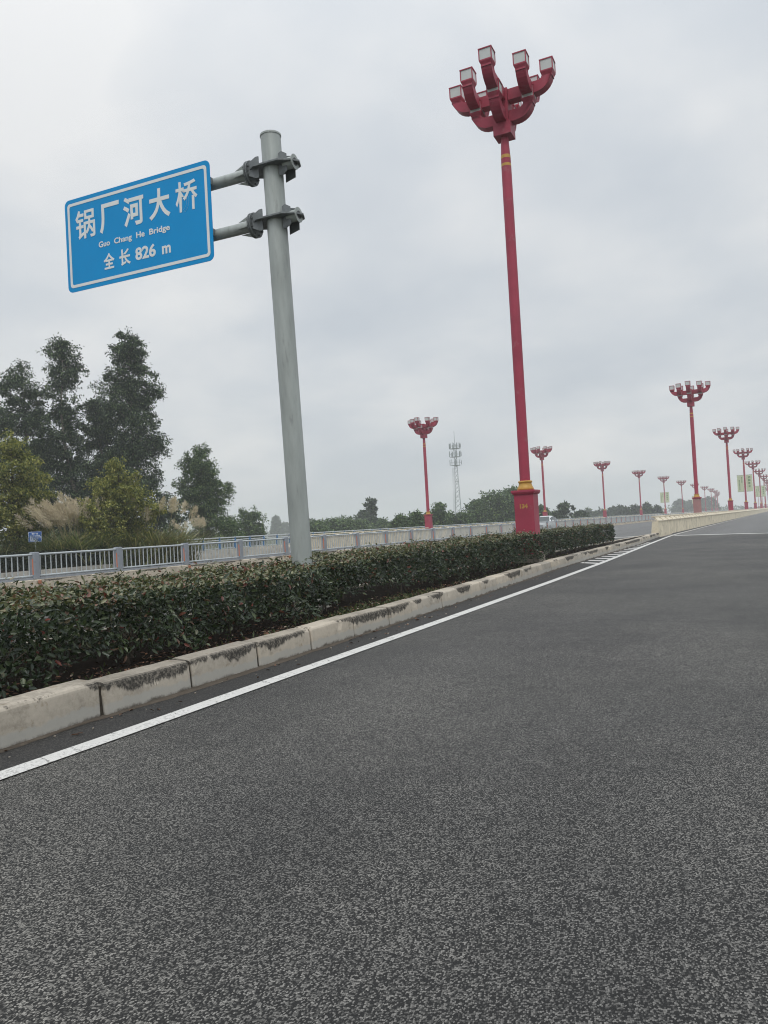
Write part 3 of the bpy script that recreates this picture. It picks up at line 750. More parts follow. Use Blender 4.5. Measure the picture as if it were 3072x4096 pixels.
# banners in pairs on lamp poles
def banner_mesh(side):
    b = MB()
    for j in range(7):
        pass
    xs = [side * (.20 + 1.02 * i / 6) for i in range(7)]
    V = [(x, -.01 + .02 * math.sin(i * 1.7), z) for z in (4.3, 7.2) for i, x in enumerate(xs)] + [(x, .01 + .02 * math.sin(i * 1.7), z) for z in (4.3, 7.2) for i, x in enumerate(xs)]
    n = 7; F = [(i, i + 1, n + i + 1, n + i) for i in range(6)] + [(14 + i, 14 + n + i, 14 + n + i + 1, 14 + i + 1) for i in range(6)]
    F += [(0, 14, 14 + n, n), (6, 13, 27, 20), tuple([0, 1, 2, 3, 4, 5, 6, 20, 19, 18, 17, 16, 15, 14]), tuple([7, 21, 22, 23, 24, 25, 26, 27, 13, 12, 11, 10, 9, 8])]
    b.add(V, F); return b.mesh('cloth', M_['banner'])
arm_b = {}
for s_ in (-1, 1):
    b = MB()
    for z in (4.28, 7.22): b.tube([(s_ * .10, 0, z), (s_ * 1.26, 0, z)], .02, 8)
    arm_b[s_] = b.mesh('bracket_arm', M_['steel_dark'])
bme = {s_: banner_mesh(s_) for s_ in (-1, 1)}
for (X, i, nm) in ((-6.72, 2, 'third median lamp'), (-6.72, 4, 'fifth median lamp'), (-31.45, 4, 'fifth lamp of the far row'), (-31.45, 6, 'seventh lamp of the far row')):
    y = (68.3 if X > -10 else 69.0) + 40.9 * i
    for s_ in (-1, 1):
        r_ = empty('banner', (X + bend(y), y, 0), 0, 'pale yellow green banner hanging on the %s of the %s' % ('left' if s_ < 0 else 'right', nm), 'banner', 'banners hung in pairs on lamp poles')
        c = link('cloth', bme[s_], r_); link('bracket_arm', arm_b[s_], r_)
        if i < 5:
            if s_ > 0:
                for q, ch in enumerate('诚朗敬业'): lettering(ch, c, .72, -.035, 6.75 - q * .52, .36, .38, M_['bannertext'], .03)
            else:
                for q in range(5): lettering('言'[0], c, -.50, -.035, 6.75 - q * .30, .18, .18, M_['bannertext'], .02) if False else None
                for col_, n_ in ((-.48, 5), (-.86, 8)):
                    tb = MB()
                    for q in range(n_):
                        z = (6.8 if n_ == 5 else 6.3) - q * .23
                        for dz in (-.05, 0, .05): tb.box(col_ - .07, col_ + .07, -.037, -.034, z + dz - .014, z + dz + .014)
                        tb.box(col_ - .015, col_ + .015, -.0385, -.0375, z - .08, z + .08)
                    tb.obj('lettering', M_['bannertext'], c)

# ------------------------------------------------------------------ foliage tools
def leaves(name, C, D, U, Ln, Wd, m, fold=.18):
    """one mesh of folded leaves: base C, midrib direction D, upward side U (n,3); lengths and widths (n,)"""
    D = D / np.linalg.norm(D, axis=1, keepdims=True)
    S = np.cross(D, U); S /= np.linalg.norm(S, axis=1, keepdims=True) + 1e-9
    Nn = np.cross(S, D); Ln = Ln[:, None]; Wd = Wd[:, None]
    tip = C + D * Ln - Nn * Ln * .10
    l1 = C + D * Ln * .33 + S * Wd * .46 + Nn * Wd * fold; l2 = C + D * Ln * .70 + S * Wd * .36 + Nn * Wd * fold * .6
    r1 = C + D * Ln * .33 - S * Wd * .46 + Nn * Wd * fold; r2 = C + D * Ln * .70 - S * Wd * .36 + Nn * Wd * fold * .6
    n = len(C); V = np.stack([C, l1, l2, tip, r2, r1], 1).reshape(-1, 3)
    q = np.arange(n)[:, None] * 6
    Q = np.concatenate([q + np.array([[0, 3, 2, 1]]), q + np.array([[0, 5, 4, 3]])], 0)
    return np_mesh(name, V, Q, m)
def blades(name, B, D, Ln, Wd, m, droop=.5, seg=4):
    """arching grass blades from roots B heading D"""
    n = len(B); D = D / np.linalg.norm(D, axis=1, keepdims=True)
    H = D.copy(); H[:, 2] = 0; H /= np.linalg.norm(H, axis=1, keepdims=True) + 1e-9
    S = np.stack([-H[:, 1], H[:, 0], np.zeros(n)], 1)
    V = []
    for i in range(seg + 1):
        t = i / seg
        P = B + D * (Ln * t)[:, None] + H * (Ln * droop * t ** 2 * .8)[:, None]; P[:, 2] -= Ln * droop * t ** 2.6 * .75
        w = (Wd * (1 - t) ** .7 + Wd * .04)[:, None] * .5
        V += [P - S * w, P + S * w]
    V = np.stack(V, 1).reshape(-1, 3); k = (seg + 1) * 2; q = np.arange(n)[:, None] * k
    Q = np.concatenate([q + np.array([[2 * i, 2 * i + 1, 2 * i + 3, 2 * i + 2]]) for i in range(seg)], 0)
    return np_mesh(name, V, Q, m)

def hedge(name, label, xf, xb, zt, zb, y0, y1, dens, seed, mside, mtop, leaf=(.060, .029), stem_step=.33, ground=.19, group=None, step_fn=None):
    """clipped hedge along +Y: front face x = xf(y), back x = xb(y), top zt(y)"""
    r = np.random.default_rng(seed); root = empty(name, ((xf(y0) + xb(y0)) / 2, y0, ground), 0, label, 'hedge', group)
    org = np.array(root.location)
    def lump(y, z): return .045 * np.sin(y * 2.9 + seed) + .035 * np.sin(y * 6.3 + z * 7 + seed * 2) + .03 * np.sin(z * 11 + y * 3.3)
    vf = np.vectorize(xf); vb = np.vectorize(xb); vt = np.vectorize(zt); vz = np.vectorize(zb)
    Cs = []; Ds = []; Us = []; which = []
    Ly = y1 - y0; hh = zt((y0 + y1) / 2) - zb((y0 + y1) / 2)
    def emit(n, kind):
        y = r.uniform(y0, y1, n); u = r.random(n)
        f, bk, t, z0 = vf(y), vb(y), vt(y), vz(y)
        if kind == 'front':
            z = z0 + (t - z0) * u ** .85; dep = np.abs(r.normal(0, .055, n)); x = f - dep + lump(y, z); nor = np.stack([np.ones(n), r.normal(0, .35, n), r.normal(.25, .35, n)], 1)
            fall = np.clip((z - z0) / .10, 0, 1); keep = r.random(n) < .35 + .65 * fall
        elif kind == 'back':
            z = z0 + (t - z0) * u; x = bk + np.abs(r.normal(0, .06, n)) + lump(y + 9, z); nor = np.stack([-np.ones(n), r.normal(0, .4, n), r.normal(.2, .35, n)], 1); keep = np.ones(n, bool)
        elif kind == 'top':
            x = bk + (f - bk) * u; z = t - np.abs(r.normal(0, .035, n)) + .03 * np.sin(x * 7 + y * 3) + .03 * np.sin(y * 4.4 + x * 2) + (r.random(n) < .10) * r.uniform(0, .11, n)
            nor = np.stack([r.normal(0, .55, n), r.normal(0, .55, n), np.ones(n)], 1); keep = np.ones(n, bool)
        elif kind == 'ends':
            y = np.where(r.random(n) < .5, y0 + np.abs(r.normal(0, .05, n)), y1 - np.abs(r.normal(0, .05, n))); f, bk, t, z0 = vf(y), vb(y), vt(y), vz(y)
            x = bk + (f - bk) * u; z = z0 + (t - z0) * r.random(n); nor = np.stack([r.normal(0, .4, n), np.where(y > (y0 + y1) / 2, 1.0, -1.0), r.normal(.2, .3, n)], 1); keep = np.ones(n, bool)
        else:
            x = bk + (f - bk) * (.06 + .88 * u); z = z0 + (t - z0) * (.05 + .9 * r.random(n)); nor = r.normal(0, 1, (n, 3)); nor[:, 2] += .6; keep = np.ones(n, bool)
        C = np.stack([x, y, z], 1)[keep]; nor = nor[keep]
        d = nor * .55 + r.normal(0, .75, nor.shape); d[:, 2] += .12 if kind == 'top' else -.10
        if kind == 'top': d[:, 2] *= .45
        Cs.append(C); Ds.append(d); Us.append(nor + r.normal(0, .25, nor.shape)); which.append(np.full(len(C), 1 if kind == 'top' else 0))
    wid = abs(xf((y0 + y1) / 2) - xb((y0 + y1) / 2))
    emit(int(dens * Ly * hh * 1.35), 'front'); emit(int(dens * Ly * hh * .45), 'back'); emit(int(dens * Ly * wid * .9), 'top'); emit(int(dens * wid * hh * 1.6), 'ends')
    emit(int(dens * Ly * wid * hh * .8), 'in')
    C = np.concatenate(Cs) - org; D = np.concatenate(Ds); U = np.concatenate(Us); k = np.concatenate(which)
    n = len(C); sc_ = r.uniform(.55, 1.35, n); Ln = leaf[0] * sc_; Wd = leaf[1] * sc_ * r.uniform(.8, 1.15, n)
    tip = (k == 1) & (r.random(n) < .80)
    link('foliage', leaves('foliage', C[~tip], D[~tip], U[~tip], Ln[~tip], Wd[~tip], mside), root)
    link('top_leaves', leaves('top_leaves', C[tip], D[tip], U[tip], Ln[tip] * .85, Wd[tip], mtop), root)
    ns = min(98, int(Ly / stem_step)); rr = random.Random(seed)
    for q in range(ns):
        y = y0 + (q + .5) * Ly / ns + rr.uniform(-.08, .08); x = xf(y) - .12 - (rr.random() ** 1.5) * (wid - .25); top = zt(y) - .12
        b = MB(); b.smooth = True
        p0 = Vector((x, y, ground - .01)); hgt = top - ground
        p1 = p0 + Vector((rr.uniform(-.05, .05), rr.uniform(-.06, .06), hgt * .35)); p2 = p1 + Vector((rr.uniform(-.09, .09), rr.uniform(-.1, .1), hgt * .35)); 
        b.tube([p0, p1, p2, p2 + Vector((rr.uniform(-.1, .1), rr.uniform(-.1, .1), hgt * .28))], [.017, .013, .009, .004], 6)
        for _ in range(4): b.tube([p1, p1 + Vector((rr.uniform(-.2, .2), rr.uniform(-.2, .2), rr.uniform(.08, .25)))], [.008, .003], 5)
        b.v = [(v[0] - org[0], v[1] - org[1], v[2] - org[2]) for v in b.v]
        b.obj('stem', M_['twig'], root)
    return root
GH = 'clipped hedges on the median'
hedge('hedge', 'leafy clipped hedge along the near kerb, left of the thick sign pole', lambda y: interp([(-2, -4.84), (3, -4.90), (6, -5.0), (7.6, -5.06), (8.7, -5.30)], y), lambda y: interp(FARK, y) + .25,
      lambda y: .80 + .015 * math.sin(y * 1.7), lambda y: .275 + .04 * math.sin(y * 3.1) + .03 * math.sin(y * 7.7), -1.5, 8.72, 1250, 11, M_['hedge'], M_['hedge_top'], group=GH)
hedge('hedge', 'clipped hedge between the thick sign pole and lamp 134', lambda y: interp([(9.0, -5.50), (10.5, -5.42), (11.4, -5.32), (15, -5.36), (17.5, -5.42), (18.9, -5.42)], y), lambda y: interp(FARK, y) + .25,
      lambda y: interp([(9, .80), (11, .86), (18, .90)], y) + .012 * math.sin(y * 1.9), lambda y: interp([(9, .38), (10.6, .36), (11.5, .30), (18, .30)], y) + .03 * math.sin(y * 5.1), 9.05, 18.72, 1150, 12, M_['hedge'], M_['hedge_top'], group=GH)
hedge('hedge', 'short clipped hedge beyond lamp 134, ending before the beige parapet', lambda y: interp([(19.2, -5.72), (29.5, -5.82)], y), lambda y: interp(FARK, y) + .22,
      lambda y: .92 + .012 * math.sin(y * 1.9), lambda y: .32, 19.45, 29.3, 1000, 13, M_['hedge'], M_['hedge_top'], group=GH)
hedge('hedge', 'dark flat topped hedge behind the bars of the grey fence', lambda y: -29.95, lambda y: -30.9, lambda y: 1.03, lambda y: .33, 8.0, 31.6, 520, 14, M_['darkhedge'], M_['darkhedge'], leaf=(.11, .05), stem_step=.5, ground=.22)

# ground cover, litter, grit
r = np.random.default_rng(21)
n = 1150; y = np.concatenate([r.uniform(7.4, 11.6, 650), r.uniform(2.5, 22, 500)]); xk = np.array([interp(KERB, q) for q in y])
x = xk - .26 - np.abs(r.normal(0, .26, n)); d = r.normal(0, 1, (n, 3)); d[:, 2] = np.abs(d[:, 2]) * .8 + .2
T(link('ground_cover', leaves('ground_cover', np.stack([x, y, np.full(n, .205)], 1), d, r.normal(0, 1, (n, 3)) + [0, 0, 1.2], r.uniform(.03, .085, n), r.uniform(.012, .028, n), M_['cover'])), kind='stuff')
n = 2400; y = np.concatenate([r.uniform(-1, 13, 1900), r.uniform(5, 30, 500)]); xk = np.array([interp(KERB, q) for q in y])
x = xk - .22 - np.abs(r.normal(0, .42, n)); z = np.full(n, .215)
ins = r.random(n) < .035; x[ins] = xk[ins] + r.uniform(.02, .30, ins.sum()); z[ins] = .012
d = r.normal(0, 1, (n, 3)); d[:, 2] *= .15
T(link('fallen_leaves', leaves('fallen_leaves', np.stack([x, y, z], 1), d, r.normal(0, .3, (n, 3)) + [0, 0, 1], r.uniform(.025, .06, n), r.uniform(.014, .03, n), M_['litter'])), kind='stuff')
b = MB(); rr = random.Random(8)
for _ in range(110):
    y = rr.uniform(1.5, 22); x = interp(KERB, y) + (rr.uniform(.03, .33) if rr.random() < .45 else -rr.uniform(.26, .7)); z = .006 if x > interp(KERB, y) else .21
    s_ = rr.uniform(.003, .010); b.obox((x, y, z + s_ * .6), (1, rr.uniform(-1, 1), 0), (rr.uniform(-1, 1), 1, .3), (.2, 0, 1), s_, s_ * .8, s_ * .6)
T(b.obj('gravel', M_['plinth']), kind='stuff')

# ------------------------------------------------------------------ trees
def tree(name, loc, label, H, prof, trunk_r, nclump, per, leaf, clump_r, m, bark, seed, lean=(0, 0), limbs=True, group=None, cat='tree', flat=.75, twist=.25):
    """prof: (height fraction, radius) outline of the crown; foliage in clumps carried by limbs off a tapered trunk"""
    r = np.random.default_rng(seed); rr = random.Random(seed)
    root = empty(name, loc, 0, label, cat, group)
    zs = [p[0] * H for p in prof]; rs = [p[1] for p in prof]
    def axis(z): return np.array([lean[0] * (z / H) ** 1.3 + twist * math.sin(z * .55 + seed), lean[1] * (z / H) ** 1.3 + twist * math.cos(z * .47 + seed * 2), z])
    b = MB(); b.smooth = True
    tz = [0, H * .12, H * .3, H * .5, H * .7, H * .86, H * .95]
    b.tube([axis(z) - (axis(0) * np.array([1, 1, 0])) for z in tz], [trunk_r * 1.25, trunk_r, trunk_r * .85, trunk_r * .62, trunk_r * .4, trunk_r * .2, trunk_r * .08], 9)
    a0 = axis(0) * np.array([1, 1, 0])
    zlo, zhi = zs[0], zs[-1]; cents = []
    wz = np.linspace(zlo, zhi, 60); wr = np.interp(wz, zs, rs); pw_ = (wr + .15) / (wr + .15).sum()
    for q in range(nclump):
        z = r.choice(wz, p=pw_) + r.uniform(-.5, .5) * (zhi - zlo) / 60; rad = np.interp(z, zs, rs); an = r.uniform(0, 2 * math.pi)
        rho = rad * (r.random() ** .45) * (.72 + .28 * math.sin(an * 2 + z * 1.1 + seed))
        c = axis(z) - a0 + np.array([rho * math.cos(an), rho * math.sin(an), 0]); cents.append((c, rad))
        if limbs and (q % 2 == 0 or nclump < 40):
            zb_ = max(H * .08, z - rho * r.uniform(.5, 1.1)); p0 = axis(zb_) - a0; mid_ = (p0 + c) / 2 + np.array([0, 0, -.08 * rho])
            rr_ = trunk_r * .30 * (1 - z / H * .6); b.tube([p0, mid_, c], [rr_, rr_ * .6, rr_ * .2], 5)
    b.obj('trunk', bark, root)
    C = []; Dd = []
    for c, rad in cents:
        cr_ = clump_r * r.uniform(.6, 1.3); k = int(per * r.uniform(.55, 1.4))
        sub = r.normal(0, 1, (8, 3)); sub /= np.linalg.norm(sub, axis=1, keepdims=True); sub *= (r.uniform(.35, 1.0, 8) * cr_)[:, None]
        p = sub[r.integers(0, 8, k)] + np.clip(r.normal(0, 1, (k, 3)), -1.8, 1.8) * cr_ * .20
        p[:, 2] *= flat; C.append(c + p); Dd.append(p * .6 / cr_ + r.normal(0, .6, (k, 3)) + np.array([0, 0, -.35]))
    C = np.concatenate(C); Dd = np.concatenate(Dd); n = len(C)
    C[:, 2] = np.maximum(C[:, 2], .05)
    U = r.normal(0, .7, (n, 3)) + np.array([0, 0, 1.0])
    link('crown', leaves('crown', C, Dd, U, leaf * r.uniform(.6, 1.3, n), leaf * .52 * r.uniform(.7, 1.3, n), m), root)
    return root
def pol(az, rad): return (rad * math.sin(R(az)), rad * math.cos(R(az)), 0.0)
GE = 'tall eucalyptus trees behind the fence'
tree('eucalyptus_tree', pol(-45.6, 70), 'tallest narrow eucalyptus, right one of the tall pair behind the fence', 19.3, [(.10, 2.0), (.25, 3.0), (.40, 3.1), (.55, 2.9), (.70, 2.8), (.82, 2.5), (.92, 1.9), (1.0, .9)], .22, 270, 210, .20, .84, M_['euc'], M_['palebark'], 3, (.3, 0), group=GE)
tree('eucalyptus_tree', pol(-50.0, 70), 'tall eucalyptus with a lone dark tuft at its top, left of the tallest one', 18.6, [(.06, 2.5), (.30, 2.9), (.45, 2.6), (.58, 2.3), (.68, 2.0), (.735, .75), (.79, .95), (.86, 1.75), (.95, 1.2), (1.0, .5)], .21, 180, 210, .20, .84, M_['euc'], M_['palebark'], 5, (-1.0, 0), group=GE)
tree('eucalyptus_tree', pol(-52.7, 69), 'bare stemmed eucalyptus with a round top at the left edge', 16.2, [(.52, .9), (.62, 2.3), (.75, 2.6), (.88, 2.3), (1.0, .9)], .18, 90, 210, .17, .76, M_['euc'], M_['bark'], 8, (.5, 0), group=GE)
tree('eucalyptus_tree', pol(-54.6, 66), 'eucalyptus cut by the left edge of the photo', 14.5, [(.45, 1.2), (.62, 2.2), (.85, 2.0), (1.0, .7)], .17, 70, 200, .17, .76, M_['euc'], M_['bark'], 9, (0, 0), group=GE)
tree('eucalyptus_tree', pol(-47.9, 73), 'shorter eucalyptus filling the gap between the two tall ones', 13.8, [(.06, 2.6), (.3, 2.9), (.55, 2.7), (.8, 2.1), (1.0, .7)], .18, 190, 200, .20, .85, M_['euc'], M_['palebark'], 10, (0, 0), group=GE)
tree('eucalyptus_tree', pol(-51.6, 75), 'dark low eucalyptus behind the round yellowish tree', 10.5, [(.03, 2.6), (.3, 3.0), (.6, 2.8), (.85, 2.0), (1.0, .7)], .16, 180, 200, .20, .85, M_['euc'], M_['bark'], 12, (0, 0), group=GE)
GY = 'yellow green trees behind the fence'
tree('round_tree', pol(-53.45, 43), 'dense round yellow green tree on a bare trunk at the left edge', 6.9, [(.26, 1.2), (.36, 2.0), (.55, 2.05), (.75, 1.8), (.90, 1.2), (1.0, .45)], .16, 165, 120, .14, .45, M_['yel'], M_['bark'], 21, group=GY, twist=.05)
tree('round_tree', pol(-46.6, 42.5), 'smaller rounded yellow green tree among pampas grass', 5.45, [(.18, 1.3), (.28, 2.0), (.45, 2.15), (.62, 2.1), (.78, 1.75), (.90, 1.2), (1.0, .55)], .12, 175, 120, .135, .42, M_['yel'], M_['bark'], 22, group=GY, twist=.05)
GB = 'trees and bushes beyond the bridge'
tree('broadleaf_tree', pol(-40.9, 76), 'open topped broadleaf tree right of the tall eucalyptus', 9.9, [(.04, 2.5), (.25, 3.1), (.45, 3.1), (.62, 3.1), (.78, 2.5), (.92, 1.6), (1.0, .6)], .16, 160, 210, .20, .82, M_['mid'], M_['bark'], 31, (.3, 0), group=GB)
tree('shrub', pol(-43.3, 70), 'dark bushy shrub between eucalyptus and broadleaf tree', 5.2, [(.05, 2.4), (.4, 2.5), (.75, 1.9), (1.0, .7)], .1, 70, 80, .24, .8, M_['euc'], M_['bark'], 32, group=GB, cat='shrub')
tree('shrub', pol(-39.2, 72), 'low dark shrub at the foot of the broadleaf tree', 2.9, [(.05, 2.0), (.5, 2.0), (1.0, .6)], .08, 45, 70, .22, .7, M_['mid'], M_['bark'], 33, group=GB, cat='shrub')
tree('shrub', pol(-37.6, 100), 'dome shaped green shrub left of the sign pole', 4.6, [(.05, 3.2), (.4, 3.3), (.7, 2.6), (1.0, .9)], .1, 80, 90, .28, .9, M_['mid'], M_['bark'], 34, group=GB, cat='shrub')
def bg(name, az, rad, H, w, lab, m='mid', seed=0, kind='dome', leaf=None, n=75, per=95):
    prof = {'dome': [(.03, .85), (.35, 1.0), (.7, .8), (.9, .5), (1.0, .2)], 'tall': [(.25, .35), (.4, .8), (.55, .55), (.68, .95), (.8, .6), (.92, .7), (1.0, .3)], 'cone': [(.05, 1.0), (.3, .85), (.6, .5), (.85, .25), (1.0, .05)],
            'flat': [(.35, .6), (.6, 1.0), (.85, .95), (1.0, .45)], 'open': [(.35, .5), (.6, 1.0), (.85, .9), (1.0, .4)]}[kind]
    lf = leaf or max(.22, rad * .0032)
    return tree(name, pol(az, rad), lab, H, [(a_, b_ * w) for a_, b_ in prof], max(.06, H * .016), n, per, lf, (.30 * w + .15) if kind not in ('tall', 'open') else .26 * w, M_[m], M_['bark'], seed, (0, 0), True, GB, 'tree' if name.endswith('tree') else 'shrub', .7, .1)
bg('shrub', -31.6, 130, 3.1, 3.6, 'spreading flat topped shrub a little right of the sign pole', 'mid', 41, 'dome')
bg('shrub', -30.4, 135, 3.2, 3.4, 'spreading shrub left of the slim feathery tree', 'mid', 42, 'dome')
bg('shrub', -33.2, 120, 2.4, 3.0, 'low shrub close to the right side of the sign pole', 'mid', 43, 'dome')
bg('slim_tree', -28.6, 160, 7.4, 1.9, 'slim feathery tree with tufted crown above the far railing', 'euc', 44, 'tall', n=34, per=75)
bg('slim_tree', -29.3, 175, 5.2, 2.2, 'small hazy tree just left of the slim feathery tree', 'euc', 45, 'dome')
bg('shrub', -27.9, 150, 2.5, 3.0, 'low bush under the slim feathery tree', 'mid', 46, 'dome')
bg('shrub', -26.4, 95, 2.5, 1.7, 'bright green bush left of the first far lamp', 'mid', 47, 'dome')
bg('shrub', -25.4, 95, 2.8, 1.7, 'rounded bright bush beside the first far lamp', 'mid', 48, 'dome')
bg('broadleaf_tree', -23.8, 110, 4.4, 2.0, 'tree just right of the first lamp of the far row', 'mid', 49, 'dome')
bg('shrub', -22.7, 115, 2.8, 2.4, 'bushes at the foot of the lattice mast', 'mid', 50, 'dome')
bg('shrub', -21.9, 115, 2.8, 2.0, 'bush right of the lattice mast', 'mid', 51, 'dome')
bg('broadleaf_tree', -20.8, 125, 4.6, 3.0, 'left shoulder of the big tree mass beside lamp 134', 'mid', 52, 'dome', n=80)
bg('broadleaf_tree', -19.4, 128, 6.2, 4.2, 'broad high domed tree left of lamp 134', 'mid', 53, 'dome', n=120)
bg('broadleaf_tree', -18.2, 132, 6.5, 4.0, 'domed tree partly hidden by lamp 134', 'mid', 54, 'dome', n=100)
bg('broadleaf_tree', -16.2, 140, 3.3, 1.6, 'dark small tree between lamp 134 and the white car', 'mid', 55, 'dome')
bg('broadleaf_tree', -14.6, 150, 4.0, 2.0, 'open airy tree right of the white car', 'euc', 56, 'open', n=26, per=70)
bg('shrub', -15.4, 150, 2.4, 2.2, 'bush behind the white car', 'euc', 57, 'dome')
bg('shrub', -13.5, 160, 2.3, 2.0, 'dark bush right of the open airy tree', 'euc', 58, 'dome')
bg('broadleaf_tree', -13.0, 330, 3.8, 3.6, 'hazy far tree beyond the dark bush right of the open airy tree', 'euc', 59, 'dome')
bg('broadleaf_tree', -12.2, 300, 2.7, 4.4, 'hazy low far tree just left of the third far lamp', 'euc', 60, 'dome')
bg('broadleaf_tree', -11.25, 285, 3.9, 1.7, 'hazy tree right of the third far lamp', 'euc', 61, 'dome')
bg('broadleaf_tree', -10.75, 280, 4.4, 1.9, 'hazy broad tree between the third and fourth far lamps', 'euc', 62, 'dome')
bg('conifer_tree', -10.25, 260, 3.3, 1.1, 'hazy pointed tree left of the fourth far lamp', 'euc', 63, 'cone')
bg('broadleaf_tree', -9.65, 255, 4.0, 1.7, 'hazy tree directly behind the fourth far lamp', 'euc', 64, 'dome')
bg('broadleaf_tree', -8.85, 250, 4.0, 2.0, 'hazy dark tree right of the fourth far lamp', 'euc', 65, 'dome')
bg('conifer_tree', -8.2, 250, 3.5, 1.6, 'hazy pointed tree before the fifth far lamp', 'euc', 66, 'cone')
bg('broadleaf_tree', -6.7, 520, 8.2, 4.5, 'tall pale blue tree beside the sixth far lamp', 'euc', 67, 'dome')
bg('broadleaf_tree', -6.0, 520, 7.2, 5.5, 'pale blue tree just left of the first median lamp', 'euc', 68, 'dome')
bg('broadleaf_tree', -4.9, 520, 9.2, 5.5, 'pale blue tree right of the first median lamp', 'euc', 69, 'dome')
bg('conifer_tree', -35.8, 480, 12.3, 4.2, 'pale blue pointed tree far off, left of the sign pole', 'euc', 70, 'cone')
bg('broadleaf_tree', -35.2, 500, 8.0, 4.5, 'pale far tree touching the left side of the sign pole', 'euc', 71, 'dome')
bg('broadleaf_tree', -33.3, 320, 6.6, 4.0, 'pale hazy tree just right of the sign pole', 'euc', 72, 'dome')
bg('broadleaf_tree', -31.1, 430, 8.3, 4.0, 'very faint tree behind the spreading shrubs', 'euc', 73, 'dome')
bg('broadleaf_tree', -27.1, 320, 3.7, 3.0, 'pale small tree between feathery tree and first far lamp', 'euc', 74, 'dome')
# far off woods that read as one mass
r = np.random.default_rng(77); n = 9000
az = np.radians(r.uniform(-62, 6, n)); rad = r.uniform(640, 760, n); hgt = np.maximum(1.5, 4.0 + 2.2 * np.sin(az * 40) + 1.6 * np.sin(az * 97 + 1)); z = r.random(n) * hgt
C = np.stack([rad * np.sin(az), rad * np.cos(az), z], 1)
T(link('far_woods', leaves('far_woods', C, r.normal(0, 1, (n, 3)), r.normal(0, .6, (n, 3)) + [0, 0, 1], r.uniform(1.2, 2.4, n), r.uniform(.8, 1.6, n), M_['euc'])), kind='stuff')

# ------------------------------------------------------------------ reeds and pampas
def pampas(loc, label, nb, npl, Hh, spread, seed, dry=.12, plume_len=1.0, group='pampas grass clumps behind the fence', lean=(0, 0)):
    r = np.random.default_rng(seed); root = empty('pampas_grass', loc, 0, label, 'grass clump', group); nb = int(nb * 2.0)
    def mk(nm, n, hmul, m, w):
        B = r.normal(0, spread * .32, (n, 3)); B[:, 2] = 0
        D = np.stack([r.normal(lean[0], .42, n), r.normal(lean[1], .42, n), np.ones(n)], 1)
        link(nm, blades(nm, B, D, Hh * hmul * r.uniform(.5, 1.05, n), w * r.uniform(.7, 1.3, n), m, .55), root)
    mk('blades', int(nb * (1 - dry)), 1.5, M_['blade'], .06); mk('dry_blades', int(nb * dry), 1.4, M_['straw'], .055)
    if npl:
        C = []; D = []; st = MB()
        for q in range(npl):
            a_ = r.uniform(0, 2 * math.pi); ln = Hh * r.uniform(.95, 1.28); t_ = np.array([math.cos(a_) * .34 * r.random() + lean[0] * 1.4, math.sin(a_) * .34 * r.random() + lean[1] * 1.4, 1.0]); t_ /= np.linalg.norm(t_)
            p0 = np.array([r.normal(0, spread * .25), r.normal(0, spread * .25), 0]); p1 = p0 + t_ * ln
            hd = np.array([t_[0] * 1.6 - .25, t_[1] * 1.6, .75]); hd /= np.linalg.norm(hd)
            st.tube([p0, p0 + t_ * ln * .6, p1], [.012, .010, .008], 4, False)
            k = 150; s_ = r.random(k); C.append(p1 + hd * (s_ * plume_len)[:, None] + r.normal(0, 1, (k, 3)) * (.115 * np.sin(np.pi * (s_ * .85 + .12)))[:, None])
            D.append(hd * 1.0 + r.normal(0, .45, (k, 3)) + np.array([0, 0, -.15]))
        C = np.concatenate(C); D = np.concatenate(D); n = len(C)
        link('plumes', leaves('plumes', C, D, r.normal(0, 1, (n, 3)), r.uniform(.10, .26, n), r.uniform(.014, .024, n), M_['plume']), root)
        st.obj('stalks', M_['straw'], root)
    return root
pampas(pol(-49.75, 41.5), 'pampas grass with the fullest spread of straw coloured plumes', 900, 44, 2.3, 2.3, 1, lean=(-.10, -.05))
pampas(pol(-48.1, 45), 'pampas grass touching the small rounded tree on its left', 700, 9, 2.4, 2.0, 2)
pampas(pol(-44.4, 43), 'pampas grass with drooping dry blades right of the small rounded tree', 700, 8, 2.5, 2.6, 3, .45, .6, lean=(.12, 0))
pampas(pol(-41.6, 60), 'sparse reed plumes above the start of the blue railing', 120, 9, 2.0, 2.6, 4, .3, .6)
pampas(pol(-51.9, 45), 'plain leafy reeds behind the small blue notice', 600, 0, 2.7, 2.8, 5)
pampas(pol(-54.2, 44), 'leafy reeds at the left edge behind the tree trunk', 520, 0, 2.5, 2.8, 6)
pampas(pol(-46.2, 42), 'grass tuft under the small rounded tree', 520, 0, 2.1, 2.6, 7, .3)

# ------------------------------------------------------------------ small notice
ns = empty('notice_board', (-32.6, 25.25, .3), R(48), 'small blue notice board on a thin pale post by the reeds', 'notice')
b = MB(); b.smooth = True; b.tube([(0, .02, 0), (0, .02, 1.60)], .035, 10); b.obj('post', M_['steel'], ns)
b = MB(); b.box(-.36, .36, -.02, 0, 1.33, 1.87); b.obj('board', M_['infoblue'], ns, bevel=.004)
b = MB()
for (x0, x1, z0, z1) in ((-.345, .345, 1.84, 1.855), (-.345, .345, 1.345, 1.36), (-.345, -.33, 1.36, 1.84), (.33, .345, 1.36, 1.84)): b.box(x0, x1, -.024, -.021, z0, z1)
rr = random.Random(3)
for q, z in enumerate((1.65, 1.59, 1.53, 1.47, 1.41)):
    x = -.27
    while x < (.27 if q < 3 else .1):
        w_ = rr.uniform(.03, .09); b.box(x, x + w_, -.024, -.021, z - .014, z + .014); x += w_ + rr.uniform(.012, .03)
b.obj('printed_lines', M_['white_sheet'], ns); ns.scale = (.84, .84, .94)
